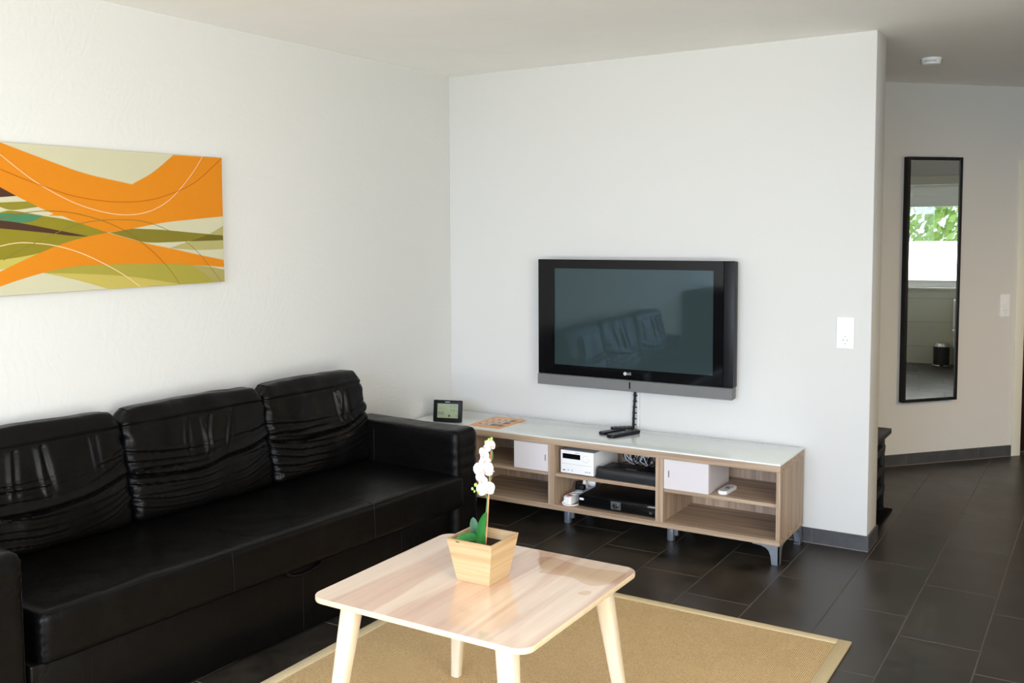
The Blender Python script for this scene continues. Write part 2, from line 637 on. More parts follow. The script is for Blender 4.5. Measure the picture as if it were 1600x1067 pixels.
# east side: wall with the bathroom doorway
bm = BM()
add_box(bm, 6.5, 6.6, -1.2, 1.75, 0, H)
add_box(bm, 5.0, 6.6, -1.3, -1.2, 0, H)
add_box(bm, 6.5, 6.6, 2.75, 4.0, 0, H)
add_box(bm, 6.5, 6.6, 1.75, 2.75, 2.01, H)
struct('wall_east', bm, PLASTER, smooth=False)
fr = BM()
add_box(fr, 6.47, 6.63, 1.68, 1.77, 0, 2.10, 0.004)
add_box(fr, 6.47, 6.63, 2.73, 2.82, 0, 2.10, 0.004)
add_box(fr, 6.47, 6.63, 1.77, 2.73, 2.01, 2.10, 0.004)
struct('trim_1', fr, DOORF)
struct('wall_north', box(3.55, 8.0, 3.9, 4.0, 0, H), PLASTER, smooth=False)

# diagonal hall wall, local s along the wall, t away from the room
HA = (2.198, 1.901)
HD = math.atan2(0.758495, 0.651679)
hall = lambda: dict(loc=(HA[0], HA[1], 0), rotz=HD)
bm = BM()
add_box(bm, -2.3, 1.06, 0.0, 0.12, 0, H)
add_box(bm, 1.96, 2.6, 0.0, 0.12, 0, H)
add_box(bm, 1.06, 1.96, 0.0, 0.12, 2.01, H)
struct('wall_hall', bm, PLASTER_FINE, smooth=False, **hall())
bm = BM()
add_box(bm, 1.012, 1.088, -0.014, 0.13, 0, 2.035, 0.003)
add_box(bm, 1.932, 2.008, -0.014, 0.13, 0, 2.035, 0.003)
add_box(bm, 1.088, 1.932, -0.014, 0.13, 1.965, 2.035, 0.003)
struct('trim_2', bm, DOORF, **hall())
d2 = struct('door_1', box(1.088, 1.932, 0.075, 0.115, 0.005, 1.965, 0.002), DOORL, **hall())
bm = BM()
add_tube(bm, [(1.16, 0.075, 1.02), (1.16, 0.03, 1.02), (1.17, 0.02, 1.02), (1.27, 0.02, 1.02)], 0.009, 10)
add_lathe(bm, [(0.0, 0.0), (0.026, 0.0), (0.026, 0.008), (0.0, 0.008)], (1.16, 0.067, 1.02), 20, 'y')
obj('door_handle', bm, METAL, d2)


def baseboard(name, segs, joints, **k):
    bm = BM()
    for (x0, x1, y0, y1) in segs:
        add_box(bm, x0, x1, y0, y1, 0.004, 0.077, 0.0012, 1, 0)
        add_box(bm, x0 + 0.001, x1 - 0.001, y0 + 0.001, y1 - 0.001, 0.0, 0.006, 0, 1, 1)
    for (x0, x1, y0, y1) in joints:
        add_box(bm, x0, x1, y0, y1, 0.004, 0.0775, 0, 1, 1)
    return struct(name, bm, [BASEB, GROUT], **k)


baseboard('baseboard_back', [(0.0, 2.459, -0.011, 0.0), (2.449, 2.459, 0.0, 0.225)],
          [(2.188, 2.1895, -0.0115, 0.0), (1.59, 1.5915, -0.0115, 0.0), (0.99, 0.9915, -0.0115, 0.0)])
baseboard('baseboard_left', [(0.0, 0.011, -7.2, -0.011)], [])
baseboard('baseboard_hall', [(-2.2, 1.012, -0.011, 0.0)], [(0.146, 0.1485, -0.0117, 0), (0.735, 0.7375, -0.0117, 0), (-0.46, -0.4575, -0.0117, 0)], **hall())
baseboard('baseboard_east', [(6.489, 6.5, -1.2, 1.68)], [])

# bathroom
bm = BM()
add_box(bm, 7.83, 7.97, 0.9, 1.5, 0, H)
add_box(bm, 7.83, 7.97, 3.1, 4.0, 0, H)
add_box(bm, 7.83, 7.97, 1.5, 3.1, 2.06, H)
add_box(bm, 7.83, 7.97, 1.5, 3.1, 0.0, 0.88)
bmj = bm
struct('wall_bathroom_back', bm, BATHT, smooth=False)
bm = BM()
for z in (0.199, 0.482, 0.756):
    add_box(bm, 7.8285, 7.831, 0.9, 3.9, z - 0.002, z + 0.002)
struct('trim_3', bm, mk('bath_grout', srgb(170, 172, 160), 0.8, 0.2), smooth=False)
struct('wall_bathroom_right', box(6.6, 7.97, 0.8, 0.9, 0, H), PLASTER, smooth=False)
win = BM()
add_box(win, 7.86, 7.93, 1.5, 3.1, 1.81, 1.93, 0.004)
add_box(win, 7.86, 7.93, 1.5, 3.1, 0.88, 0.963, 0.004)
add_box(win, 7.86, 7.93, 1.5, 1.58, 0.963, 1.81, 0.004)
add_box(win, 7.86, 7.93, 3.02, 3.1, 0.963, 1.81, 0.004)
add_box(win, 7.875, 7.92, 1.5, 3.1, 1.93, 2.06, 0.002)
w2 = struct('window_2', win, WHITE)
struct('window_sill', box(7.79, 7.86, 1.5, 3.1, 0.862, 0.882, 0.003), WHITE, w2)
FROST = mk('frosted_film', (0.95, 0.95, 0.95, 1), 0.5, 0.3)
N, L, p = nodes(FROST)
tr = nd(N, 'ShaderNodeBsdfTranslucent')
tr.inputs[0].default_value = (0.95, 0.97, 0.97, 1)
L.new(tr.outputs[0], N['Material Output'].inputs[0])
struct('frosted_pane', box(7.895, 7.899, 1.58, 3.02, 0.963, 1.413), FROST, w2, smooth=False)
CLEAR = mk('clear_pane', (1, 1, 1, 1), 0.0)
N, L, p = nodes(CLEAR)
tb = nd(N, 'ShaderNodeBsdfTransparent')
gb = nd(N, 'ShaderNodeBsdfGlossy')
gb.inputs['Roughness'].default_value = 0.0
mxs = nd(N, 'ShaderNodeMixShader')
mxs.inputs[0].default_value = 0.06
L.new(tb.outputs[0], mxs.inputs[1])
L.new(gb.outputs[0], mxs.inputs[2])
L.new(mxs.outputs[0], N['Material Output'].inputs[0])
struct('clear_pane', box(7.895, 7.899, 1.58, 3.02, 1.413, 1.81), CLEAR, w2, smooth=False)

# ------------------------------------------------------------------ painting
ART = {'orange_up': [[(-2.968, 1.927), (-2.788, 1.875), (-2.608, 1.828), (-2.391, 1.794)], [(-2.391, 1.794), (-2.283, 1.847), (-2.17, 1.926)], [(-2.17, 1.926), (-1.893, 1.929)], [(-1.893, 1.929), (-1.894, 1.665)], [(-1.894, 1.665), (-2.105, 1.648), (-2.243, 1.635), (-2.393, 1.612), (-2.517, 1.596)], [(-2.517, 1.596), (-2.625, 1.626), (-2.72, 1.661)], [(-2.72, 1.661), (-2.782, 1.663)], [(-2.782, 1.663), (-2.759, 1.67)], [(-2.759, 1.67), (-2.826, 1.696), (-2.898, 1.728), (-2.975, 1.765)], [(-2.975, 1.765), (-2.968, 1.927)]], 'orange_low': [[(-2.517, 1.596), (-2.431, 1.575), (-2.313, 1.547), (-2.189, 1.524), (-2.039, 1.494), (-1.896, 1.468)], [(-1.896, 1.468), (-1.894, 1.435)], [(-1.894, 1.435), (-2.072, 1.45), (-2.25, 1.461), (-2.479, 1.467), (-2.648, 1.467), (-2.752, 1.457), (-2.814, 1.446), (-2.912, 1.424), (-2.991, 1.403)], [(-2.991, 1.403), (-2.989, 1.457)], [(-2.989, 1.457), (-2.916, 1.487), (-2.826, 1.521), (-2.732, 1.553), (-2.619, 1.58), (-2.517, 1.596)]], 'brown1': [[(-2.975, 1.765), (-2.911, 1.734)], [(-2.911, 1.734), (-2.977, 1.728)], [(-2.977, 1.728), (-2.975, 1.765)]], 'olive1': [[(-2.978, 1.709), (-2.866, 1.715)], [(-2.866, 1.715), (-2.824, 1.695)], [(-2.824, 1.695), (-2.929, 1.682), (-2.978, 1.693)], [(-2.978, 1.693), (-2.978, 1.709)]], 'olive2': [[(-2.979, 1.673), (-2.929, 1.68), (-2.805, 1.662), (-2.681, 1.643), (-2.517, 1.596)], [(-2.517, 1.596), (-2.619, 1.58), (-2.732, 1.553), (-2.826, 1.521)], [(-2.826, 1.521), (-2.893, 1.51), (-2.987, 1.5)], [(-2.987, 1.5), (-2.979, 1.673)]], 'teal': [[(-2.979, 1.67), (-2.894, 1.669), (-2.805, 1.662)], [(-2.805, 1.662), (-2.851, 1.641), (-2.902, 1.635)], [(-2.902, 1.635), (-2.98, 1.642)], [(-2.98, 1.642), (-2.979, 1.67)]], 'brown2': [[(-2.98, 1.644), (-2.902, 1.635), (-2.761, 1.61), (-2.606, 1.582)], [(-2.606, 1.582), (-2.683, 1.585), (-2.8, 1.598), (-2.982, 1.615)], [(-2.982, 1.615), (-2.98, 1.644)]], 'olive3': [[(-2.509, 1.596), (-2.393, 1.612)], [(-2.393, 1.612), (-2.245, 1.606), (-2.066, 1.592), (-1.897, 1.579)], [(-1.897, 1.579), (-1.896, 1.557)], [(-1.896, 1.557), (-2.098, 1.555), (-2.313, 1.553), (-2.413, 1.572), (-2.509, 1.596)]], 'pale1': [[(-1.983, 1.584), (-1.94, 1.602), (-1.894, 1.623)], [(-1.894, 1.623), (-1.897, 1.579)], [(-1.897, 1.579), (-1.983, 1.584)]], 'pale2': [[(-2.204, 1.527), (-2.149, 1.542), (-2.088, 1.555)], [(-2.088, 1.555), (-1.896, 1.557)], [(-1.896, 1.557), (-1.896, 1.517)], [(-1.896, 1.517), (-2.049, 1.516), (-2.204, 1.527)]], 'dark3': [[(-2.088, 1.555), (-1.983, 1.584)], [(-1.983, 1.584), (-1.897, 1.579)], [(-1.897, 1.579), (-1.896, 1.557)], [(-1.896, 1.557), (-2.088, 1.555)]], 'yel1': [[(-2.987, 1.5), (-2.893, 1.51), (-2.826, 1.521)], [(-2.826, 1.521), (-2.916, 1.487), (-2.964, 1.468)], [(-2.964, 1.468), (-2.988, 1.472)], [(-2.988, 1.472), (-2.987, 1.5)]], 'green1': [[(-2.814, 1.446), (-2.752, 1.457), (-2.648, 1.467), (-2.479, 1.467), (-2.25, 1.461), (-2.072, 1.45), (-1.894, 1.423)], [(-1.894, 1.423), (-1.894, 1.368)], [(-1.894, 1.368), (-2.518, 1.368)], [(-2.518, 1.368), (-2.65, 1.407), (-2.745, 1.431), (-2.814, 1.446)]], 'yel2': [[(-2.814, 1.446), (-2.608, 1.433), (-2.437, 1.417), (-2.291, 1.395), (-2.156, 1.37)], [(-2.156, 1.37), (-2.518, 1.368)], [(-2.518, 1.368), (-2.65, 1.407), (-2.745, 1.431), (-2.814, 1.446)]], 'grey1': [[(-2.092, 1.451), (-1.999, 1.442), (-1.894, 1.423)], [(-1.894, 1.423), (-1.894, 1.368)], [(-1.894, 1.368), (-1.959, 1.37)], [(-1.959, 1.37), (-2.011, 1.408), (-2.092, 1.451)]]}
LINES = {'w1': [(-2.97, 1.883), (-2.887, 1.824), (-2.804, 1.774), (-2.678, 1.717), (-2.548, 1.681), (-2.427, 1.668), (-2.317, 1.681), (-2.221, 1.72), (-2.14, 1.78), (-2.057, 1.864), (-2.008, 1.927)], 'b1': [(-2.972, 1.83), (-2.888, 1.801), (-2.8, 1.774), (-2.677, 1.741), (-2.546, 1.724), (-2.425, 1.721), (-2.287, 1.734), (-2.141, 1.776), (-2.038, 1.823), (-1.893, 1.927)], 'w2': [(-2.985, 1.55), (-2.935, 1.559), (-2.876, 1.561), (-2.764, 1.549), (-2.646, 1.517), (-2.522, 1.463), (-2.437, 1.417), (-2.366, 1.37)], 'd3': [(-2.98, 1.65), (-2.908, 1.667), (-2.834, 1.678), (-2.758, 1.68), (-2.664, 1.672), (-2.549, 1.646), (-2.429, 1.601), (-2.305, 1.522), (-2.212, 1.44), (-2.156, 1.371)], 'd4': [(-2.973, 1.499), (-2.899, 1.537), (-2.801, 1.576), (-2.682, 1.622), (-2.583, 1.642), (-2.472, 1.648), (-2.337, 1.641), (-2.196, 1.598), (-2.069, 1.523), (-1.978, 1.438), (-1.915, 1.371)]}
ACOL = {'orange_up': (202, 124, 30), 'orange_low': (202, 124, 30), 'brown1': (84, 58, 44), 'olive1': (152, 142, 52), 'olive2': (150, 138, 44),
        'teal': (82, 138, 100), 'brown2': (84, 58, 44), 'olive3': (138, 128, 48), 'pale1': (184, 176, 112), 'pale2': (188, 180, 118), 'dark3': (116, 106, 40),
        'yel1': (206, 192, 96), 'green1': (178, 166, 72), 'yel2': (206, 188, 98), 'grey1': (180, 168, 100)}
LCOL = {'w1': (232, 184, 138), 'b1': (176, 92, 22), 'w2': (232, 194, 148), 'd3': (132, 98, 30), 'd4': (122, 114, 48)}
XL = -3.293  # left end of the canvas, outside the picture


def art_ext(p):
    return p


pnt = thing('canvas_painting', 'wide canvas print of orange and olive curved bands above the sofa', 'painting', (0.002, -2.593, 1.368))
bm = BM()
add_box(bm, 0, 0.026, XL + 2.593, -1.893 + 2.593, 0, 0.561, 0.002, 2, 0)
amats = [noise_mat('canvas_beige', srgb(190, 186, 156), srgb(196, 192, 162), 300.0, 0.85, 0.1, 0.1, 0.0006)]
layer = 0.0262


def art_poly(pts, colr, name):
    global layer
    m = noise_mat('canvas_' + name, srgb(*colr), srgb(*[min(255, int(c * 1.05)) for c in colr]), 300.0, 0.85, 0.1, 0.1, 0.0006)
    amats.append(m)
    idx = len(amats) - 1
    vs = [bm.verts.new((layer, y + 2.593, z - 1.368)) for y, z in pts]
    f = bm.faces.new(vs)
    f.normal_update()
    if f.normal.x < 0:
        f.normal_flip()
    f.material_index = idx
    bmesh.ops.triangulate(bm.b, faces=[f])
    layer += 0.00006


for k in ('orange_up', 'orange_low', 'brown1', 'olive1', 'olive2', 'teal', 'brown2', 'olive3', 'pale1', 'pale2', 'dark3', 'yel1', 'green1', 'yel2', 'grey1'):
    ext = []
    for ch in ART[k]:
        if len(ch) == 2 and ch[0][0] < -2.96 and ch[1][0] < -2.96:
            # where a shape leaves the photo on the left it runs on to the end of the canvas
            (ya, za), (yb, zb) = ch
            sa, sb = {'orange_up': (0.10, 0.0), 'orange_low': (-0.09, -0.09), 'yel1': (-0.05, -0.05)}.get(k, (0.0, 0.0))
            if k == 'orange_up':
                zb = 1.929
            if zb < za and k != 'orange_up' and k != 'orange_low':
                pass
            ext += [(ya, za), (XL, max(1.368, za + sa)), (XL, max(1.368, zb + sb))]
            continue
        c3 = catmull([(a, b, 0) for a, b in ch], 4)
        ext += [(q.x, min(1.929, max(1.368, q.y))) for q in c3[:-1]]
    clean = [ext[0]]
    for e in ext[1:]:
        if (Vector(e) - Vector(clean[-1])).length > 1e-4:
            clean.append(e)
    art_poly(clean, tuple(int(c * (1.0 if 'orange' in k else 0.87)) for c in ACOL[k]), k)
for k, pl in LINES.items():
    c3 = catmull([(a, b, 0) for a, b in pl], 5)
    wdt = 0.0017 if k[0] == 'w' else 0.0013
    L_, R_ = [], []
    for i, q in enumerate(c3):
        t = (c3[min(i + 1, len(c3) - 1)] - c3[max(i - 1, 0)]).normalized()
        n = Vector((-t.y, t.x, 0))
        a, b = q + n * wdt, q - n * wdt
        L_.append(a)
        R_.append(b)
    m = mk('canvas_line_' + k, srgb(*LCOL[k]), 0.85, 0.1)
    amats.append(m)
    for i in range(len(c3) - 1):
        vs = [bm.verts.new((layer, min(max(v.x, XL), -1.893) + 2.593, min(max(v.y, 1.368), 1.929) - 1.368)) for v in (L_[i], L_[i + 1], R_[i + 1], R_[i])]
        try:
            f = bm.faces.new(vs)
        except ValueError:
            continue
        f.normal_update()
        if f.normal.x < 0:
            f.normal_flip()
        f.material_index = len(amats) - 1
    layer += 0.00006
bm.keepn = True
obj('canvas', bm, amats, pnt, smooth=False)

# ------------------------------------------------------------------ sofa
SA = radians(-3.66)
sofa = thing('sofa', 'black leather three seater sofa with three wrinkled back cushions', 'sofa', (0.895, -1.22, 0), SA)


def soft_box(x0, x1, y0, y1, z0, z1, r, n, fn=None):
    """finely gridded rounded box; fn(p, nrm, u, v, w) -> displacement vector"""
    bm = BM()
    cx, cy, cz = (x0 + x1) / 2, (y0 + y1) / 2, (z0 + z1) / 2
    hx, hy, hz = (x1 - x0) / 2, (y1 - y0) / 2, (z1 - z0) / 2
    cache = {}
    nx, ny, nz = n

    def axis(h, k, m):
        # denser grid near the ends so corners round well
        t = -1 + 2 * k / m
        return t * h

    def vert(i, j, k):
        key = (i, j, k)
        if key in cache:
            return cache[key]
        q = Vector((axis(hx, i, nx), axis(hy, j, ny), axis(hz, k, nz)))
        inner = Vector((max(-hx + r, min(hx - r, q.x)), max(-hy + r, min(hy - r, q.y)), max(-hz + r, min(hz - r, q.z))))
        d = q - inner
        nrm = d.normalized() if d.length > 1e-9 else Vector((0, 0, 1))
        if d.length > 1e-9:
            q = inner + nrm * min(r, max(abs(d.x), abs(d.y), abs(d.z)) if True else r)
        p = q
        if fn:
            p = q + fn(q, nrm, q.x / hx, q.y / hy, q.z / hz)
        v = bm.verts.new((p.x + cx, p.y + cy, p.z + cz))
        cache[key] = v
        return v
    for i in range(nx):
        for j in range(ny):
            for k in (0, nz):
                q = [vert(i, j, k), vert(i + 1, j, k), vert(i + 1, j + 1, k), vert(i, j + 1, k)]
                bm.faces.new(q if k else q[::-1])
    for i in range(nx):
        for k in range(nz):
            for j in (0, ny):
                q = [vert(i, j, k), vert(i + 1, j, k), vert(i + 1, j, k + 1), vert(i, j, k + 1)]
                bm.faces.new(q[::-1] if j else q)
    for j in range(ny):
        for k in range(nz):
            for i in (0, nx):
                q = [vert(i, j, k), vert(i, j + 1, k), vert(i, j + 1, k + 1), vert(i, j, k + 1)]
                bm.faces.new(q if i else q[::-1])
    return bm


def nz3(x, y, z, s=1.0):
    return noise.noise(Vector((x * s, y * s, z * s)))


# base with the storage drawer
b = BM()
add_box(b, -0.72, -0.045, -2.16, -0.065, 0.012, 0.285, 0.012, 3)
obj('base', b, LEATHER, sofa)
for y in (-0.42, -1.02, -1.95):
    bm = BM()
    add_tube(bm, [(-0.0445, y, 0.02), (-0.0445, y, 0.28)], 0.0012, 6, 1)
    obj('seam', bm, SEAM, sofa)
hb = BM()
for k in range(13):
    pass
arc = [(-0.035, -1.02 + 0.10 * cos(a), 0.285 - 0.035 * sin(a)) for a in [pi * k / 12 for k in range(13)]]
add_tube(hb, arc, 0.007, 8, 1)
obj('handle', hb, LEATHER, sofa)


def seat_fn(q, n, u, v, w):
    d = Vector((0, 0, 0))
    if w > 0.2:
        # soft creases on the top, fanning towards the front left
        a = nz3(q.x * 2.2 + q.y * 0.5, q.y * 1.6, 3.1, 2.2)
        b = sin((q.x * 26 + q.y * 9 + 4 * nz3(q.x, q.y, 0, 3)))
        fade = max(0.0, nz3(q.x, q.y, 7.0, 1.7) + 0.25)
        d.z += 0.004 * a + 0.0022 * b * fade
        d.z -= 0.012 * (1 - u * u) * (1 - abs(v)) * 0.5
    if u > 0.7:
        d.x += 0.003 * nz3(q.x, q.y * 2, q.z, 6)
    if v < -0.97:
        d.y += 0.004 * sin(q.z * 190) * (1 - min(1, abs(u - 1) * 3))
    return d


obj('seat', soft_box(-0.66, 0.0, -2.140, 0.0, 0.283, 0.452, 0.026, (40, 120, 12), seat_fn), LEATHER, sofa, ang=60)
for y in (-1.405, -0.645):
    bm = BM()
    add_tube(bm, [(-0.04, y, 0.4515), (-0.010, y, 0.446), (0.0005, y, 0.425), (0.0008, y + 0.004, 0.30)], 0.0014, 6, 2)
    obj('seat_seam', bm, SEAM, sofa)
bm = BM()
add_tube(bm, [(-0.007, -2.12, 0.4445), (-0.007, -1.4, 0.4450), (-0.007, -0.02, 0.4445)], 0.0014, 6, 1)
obj('seat_seam', bm, SEAM, sofa)


def arm_fn(q, n, u, v, w):
    d = Vector((0, 0, 0))
    if u > 0.8:
        d += n * 0.003 * sin(q.z * 120 + 3 * nz3(q.x, q.y, q.z, 9)) * (1 if w > 0.3 else 0.3)
    d += n * 0.003 * nz3(q.x, q.y, q.z, 7)
    return d


def armrest(y0, y1, inner):
    o = obj('armrest', soft_box(-0.70, -0.004, y0, y1, 0.012, 0.652, 0.028, (36, 14, 34), arm_fn), LEATHER, sofa, ang=60)
    yi = inner
    s = BM()
    add_tube(s, [(-0.52, yi, 0.46), (-0.52, yi, 0.60), (-0.52, yi + (0.012 if yi < (y0 + y1) / 2 else -0.012), 0.643)], 0.0012, 6, 2)
    obj('arm_seam', s, SEAM, o)
    for yy in (y0 + 0.007, y1 - 0.007):
        s = BM()
        add_tube(s, [(-0.68, yy, 0.6445), (-0.03, yy, 0.6445), (-0.012, yy, 0.630), (-0.010, yy, 0.03)], 0.0012, 6, 1)
        obj('arm_seam', s, SEAM, o)


armrest(-0.063, 0.107, -0.064)
armrest(-2.358, -2.185, -2.184)
obj('backrest', box(-0.715, -0.64, -2.172, -0.064, 0.02, 0.62, 0.02, 3), LEATHER, sofa)


def cushion(y0, y1, seed, deep, lean=0.085):
    """loose boxed cushion: seam below the boxed top, deep smile folds that
    start at the flanks, long drooping creases under the top seam"""
    W, Hh, T = y1 - y0, 0.462, 0.150
    rnd = random.Random(seed)
    o1, o2 = rnd.uniform(0, 9), rnd.uniform(0, 9)
    # folds: (height at the centre, rise to the left edge, rise to the right edge, left strength, right strength, width)
    folds = []
    h = 0.07
    while h < 0.62:
        folds.append((h, rnd.uniform(0.02, 0.12), rnd.uniform(0.06, 0.20), rnd.uniform(0.4, 1.0), rnd.uniform(0.1, 0.6), rnd.uniform(0.010, 0.020)))
        h += rnd.uniform(0.055, 0.085)
    creases = [(rnd.uniform(-0.35, 0.60), rnd.uniform(0.55, 1.1), rnd.uniform(-0.5, 0.15), rnd.uniform(0.62, 0.72)) for _ in range(4)]

    def fn(q, n, u, v, w):
        # u thickness (+ front), v along the sofa (+ towards the television wall), w height
        d = Vector((0, 0, 0))
        h = (w + 1) / 2
        puff = (1 - abs(v) ** 3.2) * (1 - abs(w) ** 4)
        warp = 0.030 * nz3(v * 1.7, h * 2.3, o1)
        if u > -0.2:
            k = min(1.0, (u + 0.2) / 1.0)
            d.x += k * 0.034 * puff * (1.1 - 0.4 * h)
            for (hc, rl, rr, sl, sr, wd) in folds:
                rise = (rl if v < 0 else rr) * v * v
                m = h - (hc + rise + warp)
                sl_ = (sl * max(0.0, min(1.0, (-v + 0.25) * 1.3)) + sr * max(0.0, min(1.0, (v - 0.2) * 1.4)))
                d.x += k * sl_ * (0.0085 * math.exp(-((m - wd) / wd) ** 2) - 0.0105 * math.exp(-(m / (wd * 0.62)) ** 2))
            m = h - (deep - 0.085 * (1 - v * v) + 0.05 * v + warp)
            d.x += k * (-0.016 * math.exp(-(m / 0.013) ** 2) + 0.011 * math.exp(-((m - 0.036) / 0.026) ** 2))
            for c, st, sl2, hc in creases:
                cc = v - c - sl2 * (0.84 - h) - 0.3 * (0.84 - h) ** 2
                env = max(0.0, min(1.0, (h - (hc - 0.24)) / 0.12)) * max(0.0, min(1.0, (0.86 - h) / 0.03))
                d.x += k * st * env * (0.009 * math.exp(-(cc / 0.026) ** 2) - 0.008 * math.exp(-((cc - 0.05) / 0.032) ** 2))
            d.x += k * 0.010 * nz3(v * 2.0, h * 2.0, o2, 1.5)
            d.x += k * -0.005 * math.exp(-((h - 0.865) / 0.008) ** 2)
            d.x += k * 0.004 * math.exp(-((h - 0.895) / 0.020) ** 2)
        corner = (abs(v) ** 14) * (h ** 10)
        d.z -= 0.016 * corner
        if abs(v) > 0.9:
            sg = 1 if v > 0 else -1
            s2 = sin(h * 31 + 3.5 * nz3(u, h * 3.2, o1) + (1.2 if v > 0 else 0)) + 0.5 * sin(h * 57 + 2 * nz3(u * 2, h * 4, o2))
            d.y += sg * (0.0042 * s2 * (0.5 + 0.5 * u) - 0.010 * abs(w) ** 6 + 0.006 * (1 - w * w))
        if w > 0.7:
            k = (w - 0.7) / 0.3
            d.z += k * (0.005 * nz3(v * 3, u * 2, o1, 1.0) + 0.010 * (1 - v * v))
        d.x += -lean * h * (0.65 + 0.35 * u)
        return d
    x1 = -0.545
    return obj('back_cushion', soft_box(x1 - T, x1, y0, y1, 0.452, 0.452 + Hh - 0.02, 0.034, (14, 130, 100), fn), LEATHER, sofa, ang=80)


cushion(-0.682, -0.035, 3, 0.50)
cushion(-1.416, -0.692, 12, 0.47)
cushion(-2.130, -1.426, 5, 0.42)

# ------------------------------------------------------------------ TV bench
BX0, BX1, BY0, BY1 = 0.015, 2.150, -0.452, -0.030
bench = thing('tv_bench', 'long low walnut grey TV bench with open shelves and white glass top', 'tv bench', (0, 0, 0))
obj('top_panel', box(BX0, BX1, BY0, BY1, 0.447, 0.479, 0.0008, 1), BENCH_X, bench)
obj('glass_top', box(BX0, BX1, BY0, BY1, 0.4792, 0.487, 0.0012, 2), GLASS_TOP, bench)
obj('bottom_panel', box(BX0, BX1, BY0, BY1, 0.096, 0.124, 0.0008, 1), BENCH_X, bench)
obj('back_panel', box(BX0, BX1, BY1 - 0.006, BY1 - 0.001, 0.124, 0.447), BENCH_Z, bench)
for x0, x1, nm in ((BX0, BX0 + 0.02, 'side_panel'), (BX1 - 0.019, BX1, 'side_panel'), (0.335, 0.372, 'divider'), (0.921, 0.959, 'divider'), (1.531, 1.571, 'divider')):
    obj(nm, box(x0, x1, BY0, BY1 - 0.006, 0.124, 0.447, 0.0008, 1), BENCH_Z, bench)
for x0, x1 in ((0.373, 0.920), (0.960, 1.530), (1.572, 2.130)):
    obj('shelf', box(x0, x1, BY0 + 0.012, BY1 - 0.008, 0.276, 0.294, 0.0008, 1), BENCH_X, bench)


def bracket_leg(x, y, sx, sy):
    """metal leg: plate on two sides of the corner with a curved foot"""
    bm = BM()
    pr = [(0, 0.096), (0.125, 0.096), (0.125, 0.091), (0.085, 0.088), (0.062, 0.080), (0.048, 0.066), (0.040, 0.045), (0.034, 0.002), (0, 0.002)]
    prism(bm, [(x + sx * a, z) for a, z in pr], y, y + sy * 0.006, 'xz')
    prism(bm, [(y + sy * a, z) for a, z in pr], x, x + sx * 0.006, 'yz')
    add_box(bm, min(x, x + sx * 0.034), max(x, x + sx * 0.034), min(y, y + sy * 0.034), max(y, y + sy * 0.034), 0.0, 0.005, 0.001, 1)
    obj('leg', bm, LEGM, bench, ang=30)


bracket_leg(BX1 - 0.003, BY0 + 0.004, -1, 1)
bracket_leg(BX1 - 0.003, BY1 - 0.004, -1, -1)
bracket_leg(BX0 + 0.003, BY0 + 0.004, 1, 1)
bracket_leg(BX0 + 0.003, BY1 - 0.004, 1, -1)
for x in (0.355, 0.985, 1.575):
    for y in (-0.33, -0.10):
        bm = BM()
        add_box(bm, x - 0.022, x + 0.010, y - 0.018, y + 0.018, 0.0, 0.096, 0.004, 2)
        add_box(bm, x + 0.010, x + 0.032, y - 0.010, y + 0.010, 0.028, 0.096, 0.004, 2)
        add_lathe(bm, [(0, 0), (0.017, 0), (0.017, 0.008), (0, 0.008)], (x - 0.006, y, 0.0), 16)
        obj('leg', bm, LEGM, bench)

# insert boxes with slot pulls


def insert_box(x0, x1, z0, z1, depth, slotx, label):
    t = thing('storage_box', label, 'storage box', (x0, BY0 + 0.012, z0), 0, 'pale insert boxes in the bench')
    w_, h_ = x1 - x0, z1 - z0
    b = BM()
    add_box(b, 0.0, w_, 0.012, depth, 0, h_, 0.0008, 1)
    obj('body', b, OFFW, t)
    f = obj('door', box(0.0, w_, -0.006, 0.010, 0.001, h_, 0.001, 1), OFFW, t)
    obj('slot_pull', box(slotx - 0.003, slotx + 0.003, -0.0066, -0.0055, h_ * 0.40, h_ * 0.62), GREYP, f)


insert_box(0.707, 0.919, 0.2945, 0.444, 0.36, 0.194, 'pale grey insert box on the left shelf, its slot pull at the right')
insert_box(1.5725, 1.803, 0.2945, 0.445, 0.30, 0.026, 'pale grey insert box on the right shelf, its slot pull at the left')

# mini stereo
st = thing('stereo_receiver', 'small white stereo receiver with black display on the middle shelf', 'stereo', (1.081, -0.425, 0.2945))
b = BM()
add_box(b, -0.096, 0.096, 0.006, 0.31, 0.006, 0.126, 0.003, 2, 0)
for f in b.faces:
    if f.calc_center_median().z > 0.1255:
        f.material_index = 1
for x in (-0.08, 0.08):
    for y in (0.03, 0.28):
        add_lathe(b, [(0, 0), (0.01, 0), (0.01, 0.008), (0, 0.008)], (x, y, 0), 12)
obj('case', b, [WHITE, STEREO_TOP], st)
b = BM()
add_box(b, -0.097, 0.097, -0.004, 0.008, 0.004, 0.128, 0.004, 3)
fp = obj('front_panel', b, WHITE, st)
obj('display', box(-0.084, 0.020, -0.0052, -0.003, 0.083, 0.110, 0.0008, 1), BLACKG, fp)
b = BM()
add_lathe(b, [(0, -0.010), (0.017, -0.010), (0.019, -0.008), (0.019, 0), (0, 0)], (0.057, -0.004, 0.093), 28, 'y')
obj('volume_knob', b, WHITE, fp)
for x in (-0.076, -0.050, -0.028, 0.050, 0.068):
    pass
b = BM()
for x in (-0.050, -0.028, 0.052, 0.064, 0.076):
    add_lathe(b, [(0, -0.0012), (0.003, -0.0012), (0.003, 0), (0, 0)], (x, -0.004, 0.022), 12, 'y')
add_box(b, -0.082, -0.068, -0.0048, -0.0035, 0.018, 0.024)
add_box(b, -0.090, 0.085, -0.0045, -0.0036, 0.0555, 0.0563)
add_box(b, -0.010, 0.014, -0.0046, -0.0035, 0.1165, 0.1190)
